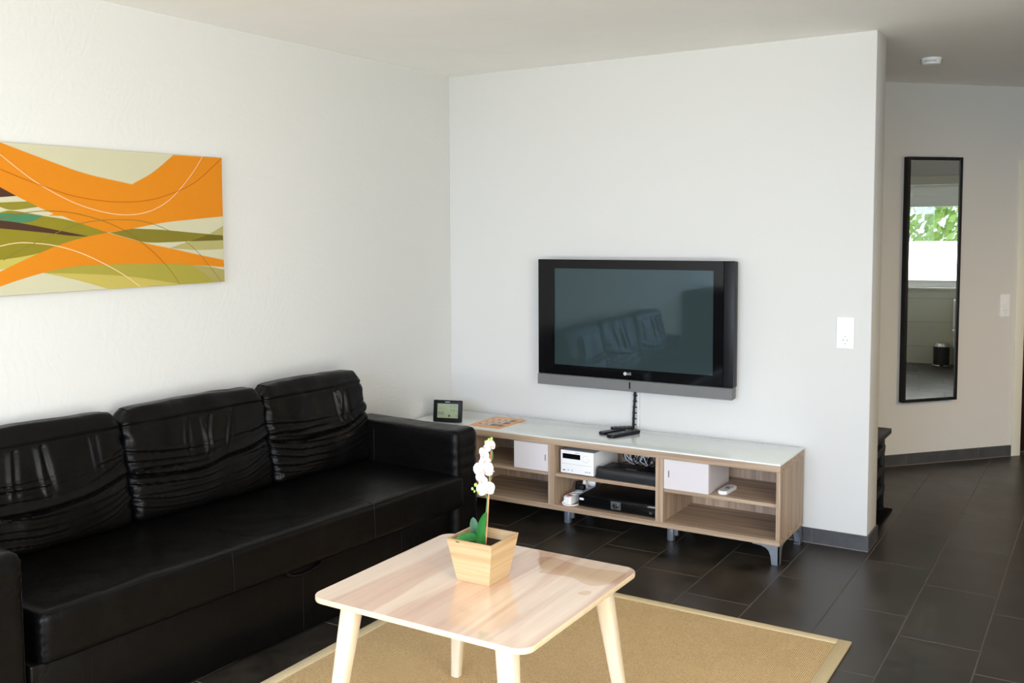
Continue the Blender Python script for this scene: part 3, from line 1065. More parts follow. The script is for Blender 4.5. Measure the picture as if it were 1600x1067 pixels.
obj('button', b, GREYP, fp)

# black set top box on middle shelf with glassy front
am = thing('set_top_box', 'wide glossy black receiver beside the white stereo on the middle shelf', 'set top box', (1.36, -0.432, 0.2945))
b = BM()
add_box(b, -0.156, 0.166, 0.012, 0.185, 0.004, 0.050, 0.003, 2)
obj('case', b, BLACKM, am)
b = BM()
pr = [(0.0, 0.002), (0.0, 0.030), (0.003, 0.044), (0.012, 0.054), (0.030, 0.060), (0.034, 0.056), (0.014, 0.050), (0.007, 0.042), (0.005, 0.030), (0.005, 0.002)]
prism(b, pr, -0.166, 0.168, 'yz')
obj('front_panel', b, DARKGREY, am, ang=40)
obj('label_strip', box(-0.03, 0.03, 0.07, 0.085, 0.050, 0.0512), GREYP, am)
# disc player on the lower shelf
br = thing('disc_player', 'flat black disc player with round silver dial on the bottom shelf', 'disc player', (1.305, -0.425, 0.1245))
b = BM()
add_box(b, -0.212, 0.215, 0.008, 0.34, 0.005, 0.066, 0.004, 2)
for x in (-0.18, 0.18):
    for y in (0.04, 0.30):
        add_lathe(b, [(0, 0), (0.014, 0), (0.014, 0.006), (0, 0.006)], (x, y, 0), 12)
obj('case', b, BLACKM, br)
fp = obj('front_panel', box(-0.216, 0.220, 0.0, 0.010, 0.008, 0.064, 0.003, 2), BLACKG, br)
pl = obj('dial_plate', box(-0.030, 0.026, -0.002, 0.001, 0.016, 0.058, 0.001, 1), METAL, fp)
b = BM()
add_lathe(b, [(0, -0.007), (0.013, -0.007), (0.0155, -0.005), (0.0155, 0.001), (0, 0.001)], (-0.002, -0.002, 0.037), 24, 'y')
obj('dial', b, DARKGREY, pl)
b = BM()
add_box(b, -0.004, 0.004, -0.0105, -0.008, 0.024, 0.050, 0.001, 1)
obj('dial_grip', b, CHROME, pl)
b = BM()
prism(b, rounded_rect(-0.210, -0.185, 0.040, 0.052, 0.005, 4), -0.001, 0.001, 'xz')
obj('badge', b, WHITE, fp)
text_obj('logo', '3D', 0.013, GREYP, fp, (0.190, -0.0008, 0.026), (pi / 2, 0, 0))

# power strip and its plugs
ps = thing('power_strip', 'white power strip with red switch at the left of the bottom shelf', 'power strip', (1.018, -0.425, 0.1245), radians(-3))
b = BM()
prism(b, rounded_rect(-0.024, 0.024, 0.0, 0.30, 0.014, 6), 0.003, 0.044, 'xy')
bmesh.ops.bevel(b.b, geom=[e for e in b.edges if abs(e.verts[0].co.z - 0.044) < 1e-5 and abs(e.verts[1].co.z - 0.044) < 1e-5], offset=0.004, segments=2, affect='EDGES')
obj('body', b, WHITE, ps)
obj('rocker_switch', box(-0.010, 0.010, 0.022, 0.040, 0.042, 0.049, 0.002, 2), RED, ps)
for y in (0.075, 0.135):
    b = BM()
    add_lathe(b, [(0.021, 0.0), (0.021, 0.0035), (0.0185, 0.0035), (0.0175, -0.004 + 0.006), (0, 0.002)], (0, y, 0.043), 24)
    obj('socket', b, SWITCHW, ps)
pc = BM()
add_tube(pc, [(-0.012, 0.004, 0.022), (-0.016, -0.014, 0.012), (0.006, -0.020, 0.0045), (0.035, -0.010, 0.0045), (0.052, 0.02, 0.0045), (0.054, 0.10, 0.0045)], 0.0036, 8, 6)
obj('power_cord', pc, WHITE, ps)
pa = thing('plug_adapter', 'white plug adapter standing on the power strip', 'plug', (1.022, -0.215, 0.1715))
b = BM()
add_lathe(b, [(0, 0), (0.019, 0), (0.019, 0.012), (0.012, 0.026), (0.006, 0.055), (0.004, 0.085), (0, 0.085)], (0, 0, 0), 20)
obj('body', b, WHITE, pa)
pb = thing('black_plug', 'black plug pushed into the power strip', 'plug', (1.020, -0.262, 0.1715))
b = BM()
add_box(b, -0.026, 0.026, -0.018, 0.018, 0.0, 0.028, 0.006, 2)
add_tube(b, [(-0.02, 0.0, 0.016), (-0.035, 0.02, 0.03), (-0.035, 0.08, 0.02), (-0.03, 0.16, -0.01)], 0.004, 8, 5)
obj('body', b, BLACKM, pb)
pd = thing('white_plug', 'white angled plug behind the standing adapter', 'plug', (1.026, -0.160, 0.1715))
b = BM()
add_box(b, -0.035, 0.035, -0.016, 0.016, 0.0, 0.030, 0.007, 2)
obj('body', b, WHITE, pd, rotz=0.3)

# cables tangled behind the devices
rc = random.Random(4)
for i in range(10):
    b = BM()
    x = 1.200 + i * 0.030
    yb = -0.050 - 0.014 * i
    sg = -1 if i % 2 else 1
    pts = [(x - 0.02 * sg, yb, 0.299), (x + 0.02 * sg, yb, 0.315), (x + 0.04 * sg, yb, 0.345), (x + 0.01 * sg, yb, 0.372), (x - 0.025 * sg, yb, 0.350), (x - 0.005 * sg, yb, 0.325), (x + 0.03 * sg, yb, 0.360), (x + 0.035 * sg, yb, 0.400), (x + 0.01 * sg, yb, 0.443)]
    white = i in (1, 2, 5)
    add_tube(b, [(q[0] + rc.uniform(-0.008, 0.008), q[1], min(0.4435, max(0.298, q[2] + rc.uniform(-0.008, 0.008)))) for q in pts], 0.0030, 6, 6)
    o = obj('device_cable', b, WHITE if white else BLACKM)
    tag(o, 'thin white cable hanging in the tangle behind the receiver' if white else 'thin black cable looping in the tangle behind the receiver', 'cable', 'white cables behind the receiver' if white else 'black cables behind the receiver')
for i in range(4):
    b = BM()
    x = 1.10 + i * 0.10
    pts = [(x, -0.16, 0.2005), (x + 0.02, -0.20, 0.215), (x + 0.045, -0.16, 0.232), (x + 0.07, -0.18, 0.214), (x + 0.088, -0.15, 0.2005)]
    add_tube(b, pts, 0.0035, 6, 6)
    o = obj('device_cable', b, WHITE if i == 2 else BLACKM)
    tag(o, 'white cable lying on the disc player at the back' if i == 2 else 'black cable bunched above the back of the disc player', 'cable', None if i == 2 else 'black cables above the disc player')

# white remote on right shelf


def remote(name, label, loc, rotz, ln, wd, th, m, mb, tilt=0.0, group=None, rows=7, white=False):
    t = thing(name, label, 'remote control', loc, rotz, group)
    t.rotation_euler.x = tilt
    b = BM()
    prism(b, rounded_rect(-wd / 2, wd / 2, 0, ln, wd * 0.28, 5), 0.0, th, 'xy')
    bmesh.ops.bevel(b.b, geom=[e for e in b.edges if abs(e.verts[0].co.z - e.verts[1].co.z) < 1e-6], offset=th * 0.22, segments=2, affect='EDGES')
    obj('body', b, m, t)
    for r_ in range(rows):
        for c in range(3):
            if rows > 4 and r_ == 3:
                continue
            b = BM()
            add_lathe(b, [(0.0045, 0), (0.0045, 0.0016), (0.003, 0.0022), (0, 0.0022)], ((c - 1) * wd * 0.27, ln * (0.12 + 0.78 * r_ / rows), th - 0.0004), 10)
            obj('button', b, mb, t)
    if rows > 4:
        b = BM()
        add_lathe(b, [(0.013, 0), (0.013, 0.002), (0.009, 0.003), (0.005, 0.0015), (0, 0.0015)], (0, ln * (0.12 + 0.78 * 3 / rows), th - 0.0004), 20)
        obj('navigation_ring', b, mb, t)
    return t


remote('remote_control', 'white remote control lying on the right shelf beside the pale box', (1.855, -0.405, 0.2945), radians(-3), 0.15, 0.045, 0.016, WHITE, GREYP, rows=6)
remote('remote_control', 'black remote control nearest the front edge of the white glass top', (1.214, -0.318, 0.4875), radians(-19), 0.225, 0.050, 0.018, BLACKS, GREYP)
remote('remote_control', 'black remote control leftmost on the glass top, behind the longest one', (1.140, -0.265, 0.4875), radians(-26), 0.165, 0.042, 0.016, BLACKS, GREYP)
remote('remote_control', 'small black remote lying across the other two remotes', (1.165, -0.185, 0.507), radians(-52), 0.12, 0.040, 0.012, BLACKM, GREYP, rows=4)

# orange leaflet
MAGO = mk('leaflet_orange', srgb(232, 162, 92), 0.35, 0.4)
MAGW = mk('leaflet_photo', srgb(206, 200, 190), 0.35, 0.4)
MAGD = mk('leaflet_photo_dark', srgb(88, 84, 84), 0.35, 0.4)
mg = thing('leaflet', 'orange printed leaflet with small photos lying on the glass top', 'leaflet', (0.386, -0.41, 0.4873), radians(1))
b = BM()
add_box(b, 0, 0.205, 0, 0.305, 0.0, 0.0022)
rq = random.Random(2)
for r_ in range(3):
    for c in range(4):
        x0 = 0.022 + c * 0.042
        y0 = 0.055 + r_ * 0.075
        add_box(b, x0, x0 + 0.036, y0, y0 + 0.045, 0.0022, 0.0026, 0, 1, 2 if rq.random() < 0.35 else 1)
        add_box(b, x0 + 0.006, x0 + 0.022, y0 + 0.008, y0 + 0.03, 0.0026, 0.0028, 0, 1, 2)
obj('cover', b, [MAGO, MAGW, MAGD], mg, smooth=False)

# weather station
LCD = mk('lcd', srgb(150, 160, 124), 0.25, 0.4)
LCDD = mk('lcd_digit', srgb(92, 102, 78), 0.3, 0.3)
ws = thing('weather_station', 'small black weather station with green LCD on the left end of the bench', 'weather station', (0.237, -0.398, 0.4872), radians(17))
tilt = Matrix.Rotation(radians(-8), 4, 'X')
b = BM()
add_box(b, -0.086, 0.086, -0.011, 0.011, 0.002, 0.128, 0.006, 3, 0, tilt)
add_box(b, -0.05, 0.05, 0.0, 0.055, 0.0, 0.010, 0.003, 2, 0)
body = obj('case', b, BLACKM, ws)
b = BM()
add_box(b, -0.060, 0.064, -0.0122, -0.0105, 0.026, 0.108, 0, 1, 0, tilt)
scr = obj('lcd_screen', b, LCD, ws, smooth=False)
b = BM()


def seg7(bm, cx, cz, w_, h_, dig):
    t = w_ * 0.2
    on = {'0': 'abcdef', '1': 'bc', '2': 'abged', '3': 'abgcd', '4': 'fgbc', '5': 'afgcd', '6': 'afgedc', '7': 'abc', '8': 'abcdefg', '9': 'abcdfg'}[dig]
    R = {'a': (-w_ / 2, w_ / 2, h_ / 2 - t, h_ / 2), 'd': (-w_ / 2, w_ / 2, -h_ / 2, -h_ / 2 + t), 'g': (-w_ / 2, w_ / 2, -t / 2, t / 2),
         'b': (w_ / 2 - t, w_ / 2, 0, h_ / 2), 'c': (w_ / 2 - t, w_ / 2, -h_ / 2, 0), 'f': (-w_ / 2, -w_ / 2 + t, 0, h_ / 2), 'e': (-w_ / 2, -w_ / 2 + t, -h_ / 2, 0)}
    for s in on:
        x0, x1, z0, z1 = R[s]
        add_box(bm, cx + x0, cx + x1, -0.0128, -0.0121, cz + z0, cz + z1, 0, 1, 0, tilt)


for (tx, tz, s, w_) in ((0.022, 0.094, '2131', 0.007), (0.022, 0.070, '2401', 0.007), (0.048, 0.040, '13', 0.006), (-0.050, 0.052, '058', 0.009)):
    for i, ch in enumerate(s):
        seg7(b, tx + i * (w_ + 0.003), tz, w_, w_ * 1.8, ch)
add_lathe(b, [(0, -0.0005), (0.0075, -0.0005), (0.0075, 0.0003), (0, 0.0003)], (0.012, -0.0072, 0.040), 20, 'y')
add_box(b, -0.055, -0.005, -0.0128, -0.0121, 0.0795, 0.0803, 0, 1, 0, tilt)
add_tube(b, [(-0.052, -0.0063, 0.034), (-0.040, -0.0052, 0.042), (-0.028, -0.0063, 0.034), (-0.016, -0.0050, 0.043)], 0.0010, 5, 3)
obj('lcd_digits', b, LCDD, scr, smooth=False)
b = BM()
add_box(b, -0.014, 0.014, -0.0125, -0.0108, 0.115, 0.120, 0, 1, 0, tilt)
obj('brand_mark', b, mk('pale_blue_print', srgb(150, 160, 186), 0.4), ws, smooth=False)
b = BM()
for i in range(5):
    add_box(b, -0.042 + i * 0.018, -0.030 + i * 0.018, -0.0125, -0.0108, 0.011, 0.016, 0, 1, 0, tilt)
obj('buttons', b, DARKGREY, ws, smooth=False)

# ------------------------------------------------------------------ television
tv = thing('television', 'flat plasma television mounted on the white wall above the bench', 'television', (1.245, -0.025, 0.712))
W2 = 0.566
b = BM()
add_box(b, -W2 + 0.004, W2 - 0.004, -0.074, -0.01, 0.058, 0.709, 0.006, 2)
obj('housing', b, BLACKM, tv)
b = BM()
# front bezel as four bars around the screen; x -0.463..0.460, z 0.119..0.661
sx0, sx1, sz0, sz1 = -0.4645, 0.4585, 0.1185, 0.6620
for (x0, x1, z0, z1) in ((-W2, sx0, 0.062, 0.712), (sx1, 0.511, 0.062, 0.712), (sx0, sx1, sz1, 0.712), (sx0, sx1, 0.062, sz0)):
    add_box(b, x0, x1, -0.088, -0.072, z0, z1, 0, 1)
bz = obj('bezel', b, BLACKG, tv, smooth=False)
obj('side_panel', box(0.5125, W2, -0.0865, -0.072, 0.062, 0.712, 0.002, 2), BLACKS, tv)
obj('screen', box(sx0 - 0.002, sx1 + 0.002, -0.0835, -0.078, sz0 - 0.002, sz1 + 0.002), SCREEN, tv, smooth=False)
b = BM()
pr = [(-0.088, 0.060), (-0.094, 0.056), (-0.096, 0.0), (-0.090, -0.002), (-0.03, 0.002), (-0.03, 0.060)]
prism(b, pr, -W2 - 0.002, W2 - 0.004, 'yz')
sp_ = obj('speaker_bar', b, SPEAKER, tv, ang=20)
b = BM()
add_box(b, -0.0035, 0.0035, -0.0975, -0.094, 0.014, 0.050, 0.001, 1, 0)
obj('power_light', b, BLACKG, sp_)
b = BM()
add_lathe(b, [(0.0095, -0.001), (0.0095, 0), (0, 0)], (-0.030, -0.0884, 0.0935), 24, 'y')
add_lathe(b, [(0, -0.001), (0.0095, -0.001)], (-0.030, -0.0884, 0.0935), 24, 'y')
lg = obj('logo', b, mk('logo_silver', srgb(225, 225, 228), 0.3, 0.5, 0.3), tv)
text_obj('logo_letters', 'LG', 0.019, lg.data.materials[0], tv, (-0.006, -0.0886, 0.0935), (pi / 2, 0, 0))
b = BM()
add_tube(b, [(-0.030, -0.0897, 0.099), (-0.030, -0.0897, 0.090), (-0.026, -0.0897, 0.090)], 0.0008, 5, 1)
add_lathe(b, [(0, -0.0015), (0.0012, -0.0015), (0.0012, 0), (0, 0)], (-0.0345, -0.0889, 0.0965), 8, 'y')
obj('logo_face', b, mk('logo_dark', (0.08, 0.08, 0.09, 1), 0.4), lg)
obj('wall_bracket', box(-0.2, 0.2, -0.012, 0.0245, 0.2, 0.5, 0.002), BLACKM, tv)

cb = thing('tv_cable', 'black cable in a spiral wrap hanging from the television to the bench', 'cable', (1.226, -0.017, 0.0))
b = BM()
add_tube(b, [(0.006, -0.004, 0.735), (0.004, 0, 0.66), (-0.001, 0, 0.58), (-0.003, 0.0, 0.50), (-0.003, 0.002, 0.40), (-0.003, 0.002, 0.33)], 0.0065, 10, 5)
obj('cable', b, BLACKM, cb)
for i in range(7):
    b = BM()
    z = 0.705 - i * 0.0325
    x = 0.005 - 0.008 * i / 6
    pts = [(x + 0.0085 * cos(a), 0.0085 * sin(a), z + 0.004 * a / 6) for a in [2 * pi * k / 10 for k in range(11)]]
    add_tube(b, pts, 0.0022, 6, 1)
    add_box(b, x + 0.006, x + 0.016, -0.003, 0.003, z - 0.002, z + 0.003)
    obj('wrap_turn', b, BLACKS, cb)
tag(obj('cable_duct', box(1.240, 1.256, -0.011, -0.0005, 0.078, 0.735, 0.002), PLASTER), 'thin white cable duct on the wall right of the black cable', 'cable duct')

# ------------------------------------------------------------------ switches


def switch_plate(label, loc, rotz):
    t = thing('wall_switch', label, 'light switch', loc, rotz)
    W_, H_ = 0.080, 0.151
    b = BM()
    prism(b, rounded_rect(-W_ / 2, W_ / 2, 0, H_, 0.004, 3), -0.009, 0.0, 'xz')
    obj('frame', b, SWITCHW, t, ang=30)
    obj('rocker', box(-0.0275, 0.0275, -0.0135, -0.008, 0.083, 0.138, 0.0015, 2), WHITE, t)
    b = BM()
    add_box(b, -0.0275, 0.0275, -0.0105, -0.008, 0.013, 0.068, 0.001, 1)
    add_lathe(b, [(0.0225, 0.0), (0.0225, -0.0022), (0.0195, -0.0022), (0.0190, 0.0), ], (0, -0.0103, 0.0405), 32, 'y')
    sk = obj('socket', b, SWITCHW, t)
    b = BM()
    for x, z in ((-0.0095, 0.0405), (0.0095, 0.0405), (0, 0.0585), (0, 0.0225)):
        add_lathe(b, [(0, -0.0006), (0.0027, -0.0006), (0.0027, 0), (0, 0)], (x, -0.0105, z), 12, 'y')
    obj('contact_hole', b, mk('contact_grey', srgb(96, 96, 90), 0.5), sk)
    return t


switch_plate('white light switch and socket near the corner end of the television wall', (2.332, 0, 0.999), 0)
s_al = 0.925
switch_plate('white light switch and socket between the tall mirror and door frame', (HA[0] + cos(HD) * s_al, HA[1] + sin(HD) * s_al, 0.972), HD)

# ------------------------------------------------------------------ rug
rg = thing('rug', 'rectangular woven sisal rug with pale bound edge under the coffee table', 'rug', (0.955, -3.60, 0.0))
RX, RY = 1.675, 2.415
obj('woven_field', box(0.045, RX - 0.045, 0.045, RY - 0.045, 0.0, 0.009), WEAVE, rg, smooth=False)
b = BM()
for x0, x1, y0, y1 in ((0, 0.048, 0, RY), (RX - 0.048, RX, 0, RY), (0.048, RX - 0.048, 0, 0.048), (0.048, RX - 0.048, RY - 0.048, RY)):
    add_box(b, x0, x1, y0, y1, 0.0, 0.0112, 0.003, 2)
obj('bound_edge', b, RUG_EDGE, rg)

# ------------------------------------------------------------------ coffee table
TX0, TX1, TY0, TY1, TZ = 1.462, 2.200, -2.948, -2.216, 0.520
tb_ = thing('coffee_table', 'square pale ash coffee table with rounded corners and four splayed legs', 'coffee table', ((TX0 + TX1) / 2, (TY0 + TY1) / 2, 0.0112))
cx, cy = (TX0 + TX1) / 2, (TY0 + TY1) / 2
b = BM()
lay = [(0.060, -0.030), (0.010, -0.020), (0.001, -0.016), (0.0, -0.012), (0.0, -0.003), (0.0014, 0.0)]
rings = []
for ins, dz in lay:
    pts = rounded_rect(TX0 - cx + ins, TX1 - cx - ins, TY0 - cy + ins, TY1 - cy - ins, 0.048 - ins * 0.6, 8)
    rings.append([b.verts.new((x, y, TZ - 0.0112 + dz)) for x, y in pts])
for a_, c2 in zip(rings, rings[1:]):
    n = len(a_)
    for i in range(n):
        b.faces.new((a_[i], a_[(i + 1) % n], c2[(i + 1) % n], c2[i])).material_index = 1
b.faces.new(rings[0][::-1]).material_index = 1
b.faces.new(rings[-1]).material_index = 0
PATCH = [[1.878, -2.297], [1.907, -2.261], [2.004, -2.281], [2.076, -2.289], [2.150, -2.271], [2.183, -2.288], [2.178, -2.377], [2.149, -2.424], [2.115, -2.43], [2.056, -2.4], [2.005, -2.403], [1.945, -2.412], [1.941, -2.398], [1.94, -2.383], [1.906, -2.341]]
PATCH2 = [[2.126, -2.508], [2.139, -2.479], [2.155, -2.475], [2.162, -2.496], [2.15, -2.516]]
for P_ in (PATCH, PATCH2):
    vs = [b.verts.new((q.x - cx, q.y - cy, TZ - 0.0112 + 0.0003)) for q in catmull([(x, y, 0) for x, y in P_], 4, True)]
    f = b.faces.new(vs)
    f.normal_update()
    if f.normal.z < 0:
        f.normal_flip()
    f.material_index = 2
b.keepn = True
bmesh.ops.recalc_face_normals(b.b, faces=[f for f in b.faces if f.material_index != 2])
obj('tabletop', b, [TABLE, BIRCH_EDGE, TABLE_FILM], tb_, ang=30)


def table_leg(sx, sy):
    b = BM()
    # wedge leg: flat blade leaning outwards
    top = Vector((sx * 0.265 + 0.004, sy * 0.292, TZ - 0.0112 - 0.024))
    bot = Vector((sx * 0.325 + 0.004, sy * 0.346, 0.0))
    d = Vector((sx, sy, 0)).normalized()
    e = Vector((-d.y, d.x, 0))
    lay = [(0.0, 0.0295, 0.0285), (0.3, 0.026, 0.0255), (0.7, 0.0205, 0.0205), (1.0, 0.0165, 0.0165)]
    rings = []
    for t, a, c in lay:
        c0 = top.lerp(bot, t)
        ring = []
        for k in range(20):
            an = 2 * pi * k / 20
            ca, sa = cos(an), sin(an)
            sq = lambda q: (abs(q) ** 0.55) * (1 if q >= 0 else -1)
            ring.append(b.verts.new(c0 + Vector((sq(ca) * a, sq(sa) * c, 0))))
        rings.append(ring)
    for r1, r2_ in zip(rings, rings[1:]):
        for k in range(20):
            b.faces.new((r1[k], r1[(k + 1) % 20], r2_[(k + 1) % 20], r2_[k]))
    b.faces.new(rings[0])
    b.faces.new(rings[-1][::-1])
    obj('leg', b, BIRCH, tb_, ang=50)


for sx in (-1, 1):
    for sy in (-1, 1):
        table_leg(sx, sy)

# ------------------------------------------------------------------ orchid
pot = thing('potted_orchid', 'white orchid in a tapered square bamboo pot on the coffee table', 'potted plant', (1.820, -2.545, TZ + 0.0005))


def frustum_wall(b, r0, r1, h, th, z0=0.0):
    """four slanted boards"""
    for k in range(4):
        a = Matrix.Rotation(pi / 2 * k, 4, 'Z')
        o0, o1, i0, i1 = r0, r1, r0 - th, r1 - th
        pts = [(-o0, -o0, z0), (o0, -o0, z0), (o1, -o1, h), (-o1, -o1, h), (-i0, -i0, z0), (i0, -i0, z0), (i1, -i1, h), (-i1, -i1, h)]
        v = [b.verts.new(a @ Vector(p)) for p in pts]
        for f in ((0, 1, 2, 3), (5, 4, 7, 6), (3, 2, 6, 7), (1, 0, 4, 5), (0, 3, 7, 4), (2, 1, 5, 6)):
            fc = b.faces.new([v[i] for i in f])
            fc.material_index = k % 2


b = BM()
frustum_wall(b, 0.058, 0.081, 0.134, 0.006)
add_box(b, -0.052, 0.052, -0.052, 0.052, 0.002, 0.008, 0, 1)
obj('bamboo_pot', b, [BAMBOO, BAMBOO_Y], pot, smooth=False)
b = BM()
prism(b, [(-0.070, -0.070), (0.070, -0.070), (0.070, 0.070), (-0.070, 0.070)], 0.09, 0.104, 'xy')
obj('soil', b, SOIL, pot, smooth=False)
RR = Vector((0.836, 0.549, 0))   # sideways direction of the flower spray
FF = Vector((-0.549, 0.836, 0))


def OP(x, y, d=0.0):
    """flower positions: a across, z up, d depth (metres, plant frame)"""
    a = (x - 314) / 2082.0
    z = (950.0 - y) / 2040.0
    return RR * a + FF * d + Vector((0, 0, z))


b = BM()
add_tube(b, [OP(331, 745, 0.0), OP(345, 560, 0), OP(358, 340, 0), OP(371, 140, 0)], [0.0026, 0.0024, 0.0024, 0.0022], 8, 3)
obj('stake', b, STAKE, pot)
b = BM()
add_tube(b, [OP(322, 745, 0.002), OP(330, 600, 0.004), OP(345, 450, 0.003), OP(336, 420, 0.0), OP(352, 350, -0.004), OP(372, 310, 0.004), OP(362, 230, 0.004), OP(380, 180, 0.005), OP(372, 120, 0.0), OP(356, 92, 0)], 0.0020, 8, 5)
add_tube(b, [OP(336, 425, 0), OP(300, 400, -0.01), OP(262, 382, -0.012), OP(248, 372, -0.012)], 0.0012, 6, 4)
add_tube(b, [OP(356, 95, 0), OP(340, 90, 0), OP(330, 112, 0)], 0.0012, 6, 4)
obj('flower_stem', b, STEMG, pot)


def leaf(pts, wid, m, nrm):
    b = BM()
    P_ = catmull(pts, 6)
    n = len(P_)
    rows = []
    for i, p in enumerate(P_):
        t = i / (n - 1)
        tg = (P_[min(i + 1, n - 1)] - P_[max(i - 1, 0)]).normalized()
        side = tg.cross(nrm).normalized()
        up_ = side.cross(tg).normalized()
        w_ = wid * (sin(pi * min(1, t * 0.86 + 0.10)) ** 0.65)
        if i == n - 1:
            w_ = wid * 0.08
        row = []
        for k in (-1, -0.5, 0, 0.5, 1):
            row.append(p + side * (k * w_) + up_ * (abs(k) * w_ * 0.28))
        rows.append([(b.verts.new(q), b.verts.new(q - up_ * 0.0016)) for q in row])
    for r1, r2_ in zip(rows, rows[1:]):
        for k in range(4):
            b.faces.new((r1[k][0], r1[k + 1][0], r2_[k + 1][0], r2_[k][0]))
            b.faces.new((r1[k][1], r2_[k][1], r2_[k + 1][1], r1[k + 1][1]))
        b.faces.new((r1[0][0], r2_[0][0], r2_[0][1], r1[0][1]))
        b.faces.new((r1[4][0], r1[4][1], r2_[4][1], r2_[4][0]))
    for rr in (rows[0], rows[-1]):
        for k in range(4):
            b.faces.new((rr[k][0], rr[k][1], rr[k + 1][1], rr[k + 1][0]))
    return obj('leaf', b, m, pot, ang=80)


leaf([OP(318, 750, -0.005), OP(298, 670, -0.008), OP(308, 590, -0.012), OP(332, 520, -0.02)], 0.0135, LEAF, -FF + RR * 0.3)
leaf([OP(312, 740, 0.01), OP(288, 700, 0.02), OP(262, 640, 0.025), OP(252, 580, 0.03)], 0.0165, LEAFD, -FF)
leaf([OP(322, 745, -0.005), OP(262, 684, -0.02), OP(190, 672, -0.035), OP(142, 690, -0.045)], 0.015, LEAF, Vector((0, 0, 1)) - FF * 0.8)


def petal(b, c, ax, nrm, ln, wd, mat=0, curl=0.15):
    ax = ax.normalized()
    nrm = nrm.normalized()
    sd = ax.cross(nrm).normalized()
    rows = []
    N_ = 6
    for i in range(N_ + 1):
        t = i / N_
        w_ = wd * (sin(pi * (0.06 + 0.90 * t)) ** 0.6)
        rows.append([b.verts.new(c + ax * (ln * t) + sd * (w_ * k) + nrm * (-curl * ln * t * t + 0.10 * w_ * (1 - k * k))) for k in (-1, -0.6, 0, 0.6, 1)])
    for r1, r2_ in zip(rows, rows[1:]):
        for k in range(4):
            b.faces.new((r1[k], r1[k + 1], r2_[k + 1], r2_[k])).material_index = mat


def blossom(c, face, size, roll=0.0):
    b = BM()
    size *= 1.0
    face = face.normalized()
    u_ = Vector((0, 0, 1))
    u_ = (u_ - face * u_.dot(face)).normalized()
    s_d = u_.cross(face)
    Rm = Matrix.Rotation(roll, 3, face)
    u_, s_d = Rm @ u_, Rm @ s_d
    # three sepals behind, two broad petals, lip
    for a in (90, 215, 325):
        d = s_d * cos(radians(a)) + u_ * sin(radians(a))
        petal(b, c - face * 0.001, d, face, size * 0.95, size * 0.38)
    for a in (12, 168):
        d = s_d * cos(radians(a)) + u_ * sin(radians(a))
        petal(b, c + face * 0.001, d, face, size, size * 0.62)
    petal(b, c + face * 0.002, -u_ * 0.8 + face * 0.7, face - u_ * 0.2, size * 0.5, size * 0.2, 1, -0.3)
    petal(b, c + face * 0.003, s_d * 0.5 + face * 0.6 - u_ * 0.2, face, size * 0.28, size * 0.12, 1)
    petal(b, c + face * 0.003, -s_d * 0.5 + face * 0.6 - u_ * 0.2, face, size * 0.28, size * 0.12, 1)
    o = obj('blossom', b, [PETAL, PETALC], pot, ang=80)
    md = o.modifiers.new('thickness', 'SOLIDIFY')
    md.thickness = 0.0007
    return o


blossom(OP(366, 104, -0.008), -FF * 0.8 + RR * 0.5 + Vector((0, 0, 0.3)), 0.021, 0.3)
blossom(OP(322, 150, -0.012), -FF - RR * 0.7, 0.020, -0.6)
blossom(OP(326, 200, -0.010), -FF - RR * 0.5 + Vector((0, 0, 0.3)), 0.021, 0.9)
blossom(OP(318, 250, -0.016), -FF - RR * 0.35, 0.033, 0.2)
blossom(OP(364, 252, -0.006), -FF * 0.5 + RR * 0.9, 0.022, 0.5)
blossom(OP(306, 312, -0.014), -FF - RR * 0.5 - Vector((0, 0, 0.3)), 0.021, -0.4)
blossom(OP(334, 372, -0.016), -FF + Vector((0, 0, 0.1)), 0.029, 0.15)
for (x, y, d, r_) in ((374, 62, 0, 0.0045), (358, 66, 0, 0.004), (338, 84, 0, 0.0052), (328, 115, 0, 0.0046), (270, 348, -0.012, 0.0052), (249, 372, -0.012, 0.0042), (262, 390, -0.012, 0.0030), (290, 392, -0.014, 0.0052)):
    b = BM()
    c = OP(x, y, d)
    add_lathe(b, [(0, -r_ * 1.2), (r_ * 0.7, -r_ * 0.9), (r_, 0), (r_ * 0.75, r_ * 0.8), (0, r_ * 1.3)], c, 12)
    obj('flower_bud', b, BUD, pot)

# ------------------------------------------------------------------ hall mirror
mr = thing('wall_mirror', 'tall narrow mirror in a deep black frame on the hall wall', 'mirror', (HA[0], HA[1], 0), HD)
ms0, ms1, mz0, mz1 = 0.085, 0.518, 0.428, 2.042
b = BM()
fwid = 0.021
dp = 0.040
for (x0, x1, z0, z1) in ((ms0, ms0 + fwid, mz0, mz1), (ms1 - fwid, ms1, mz0, mz1), (ms0 + fwid, ms1 - fwid, mz1 - fwid, mz1), (ms0 + fwid, ms1 - fwid, mz0, mz0 + fwid)):
    add_box(b, x0, x1, -dp, -0.001, z0, z1)
obj('frame', b, BLACKM, mr, smooth=False)
obj('mirror_glass', box(ms0 + fwid - 0.002, ms1 - fwid + 0.002, -0.034, -0.030, mz0 + fwid - 0.002, mz1 - fwid + 0.002), MIRRORM, mr, smooth=False)

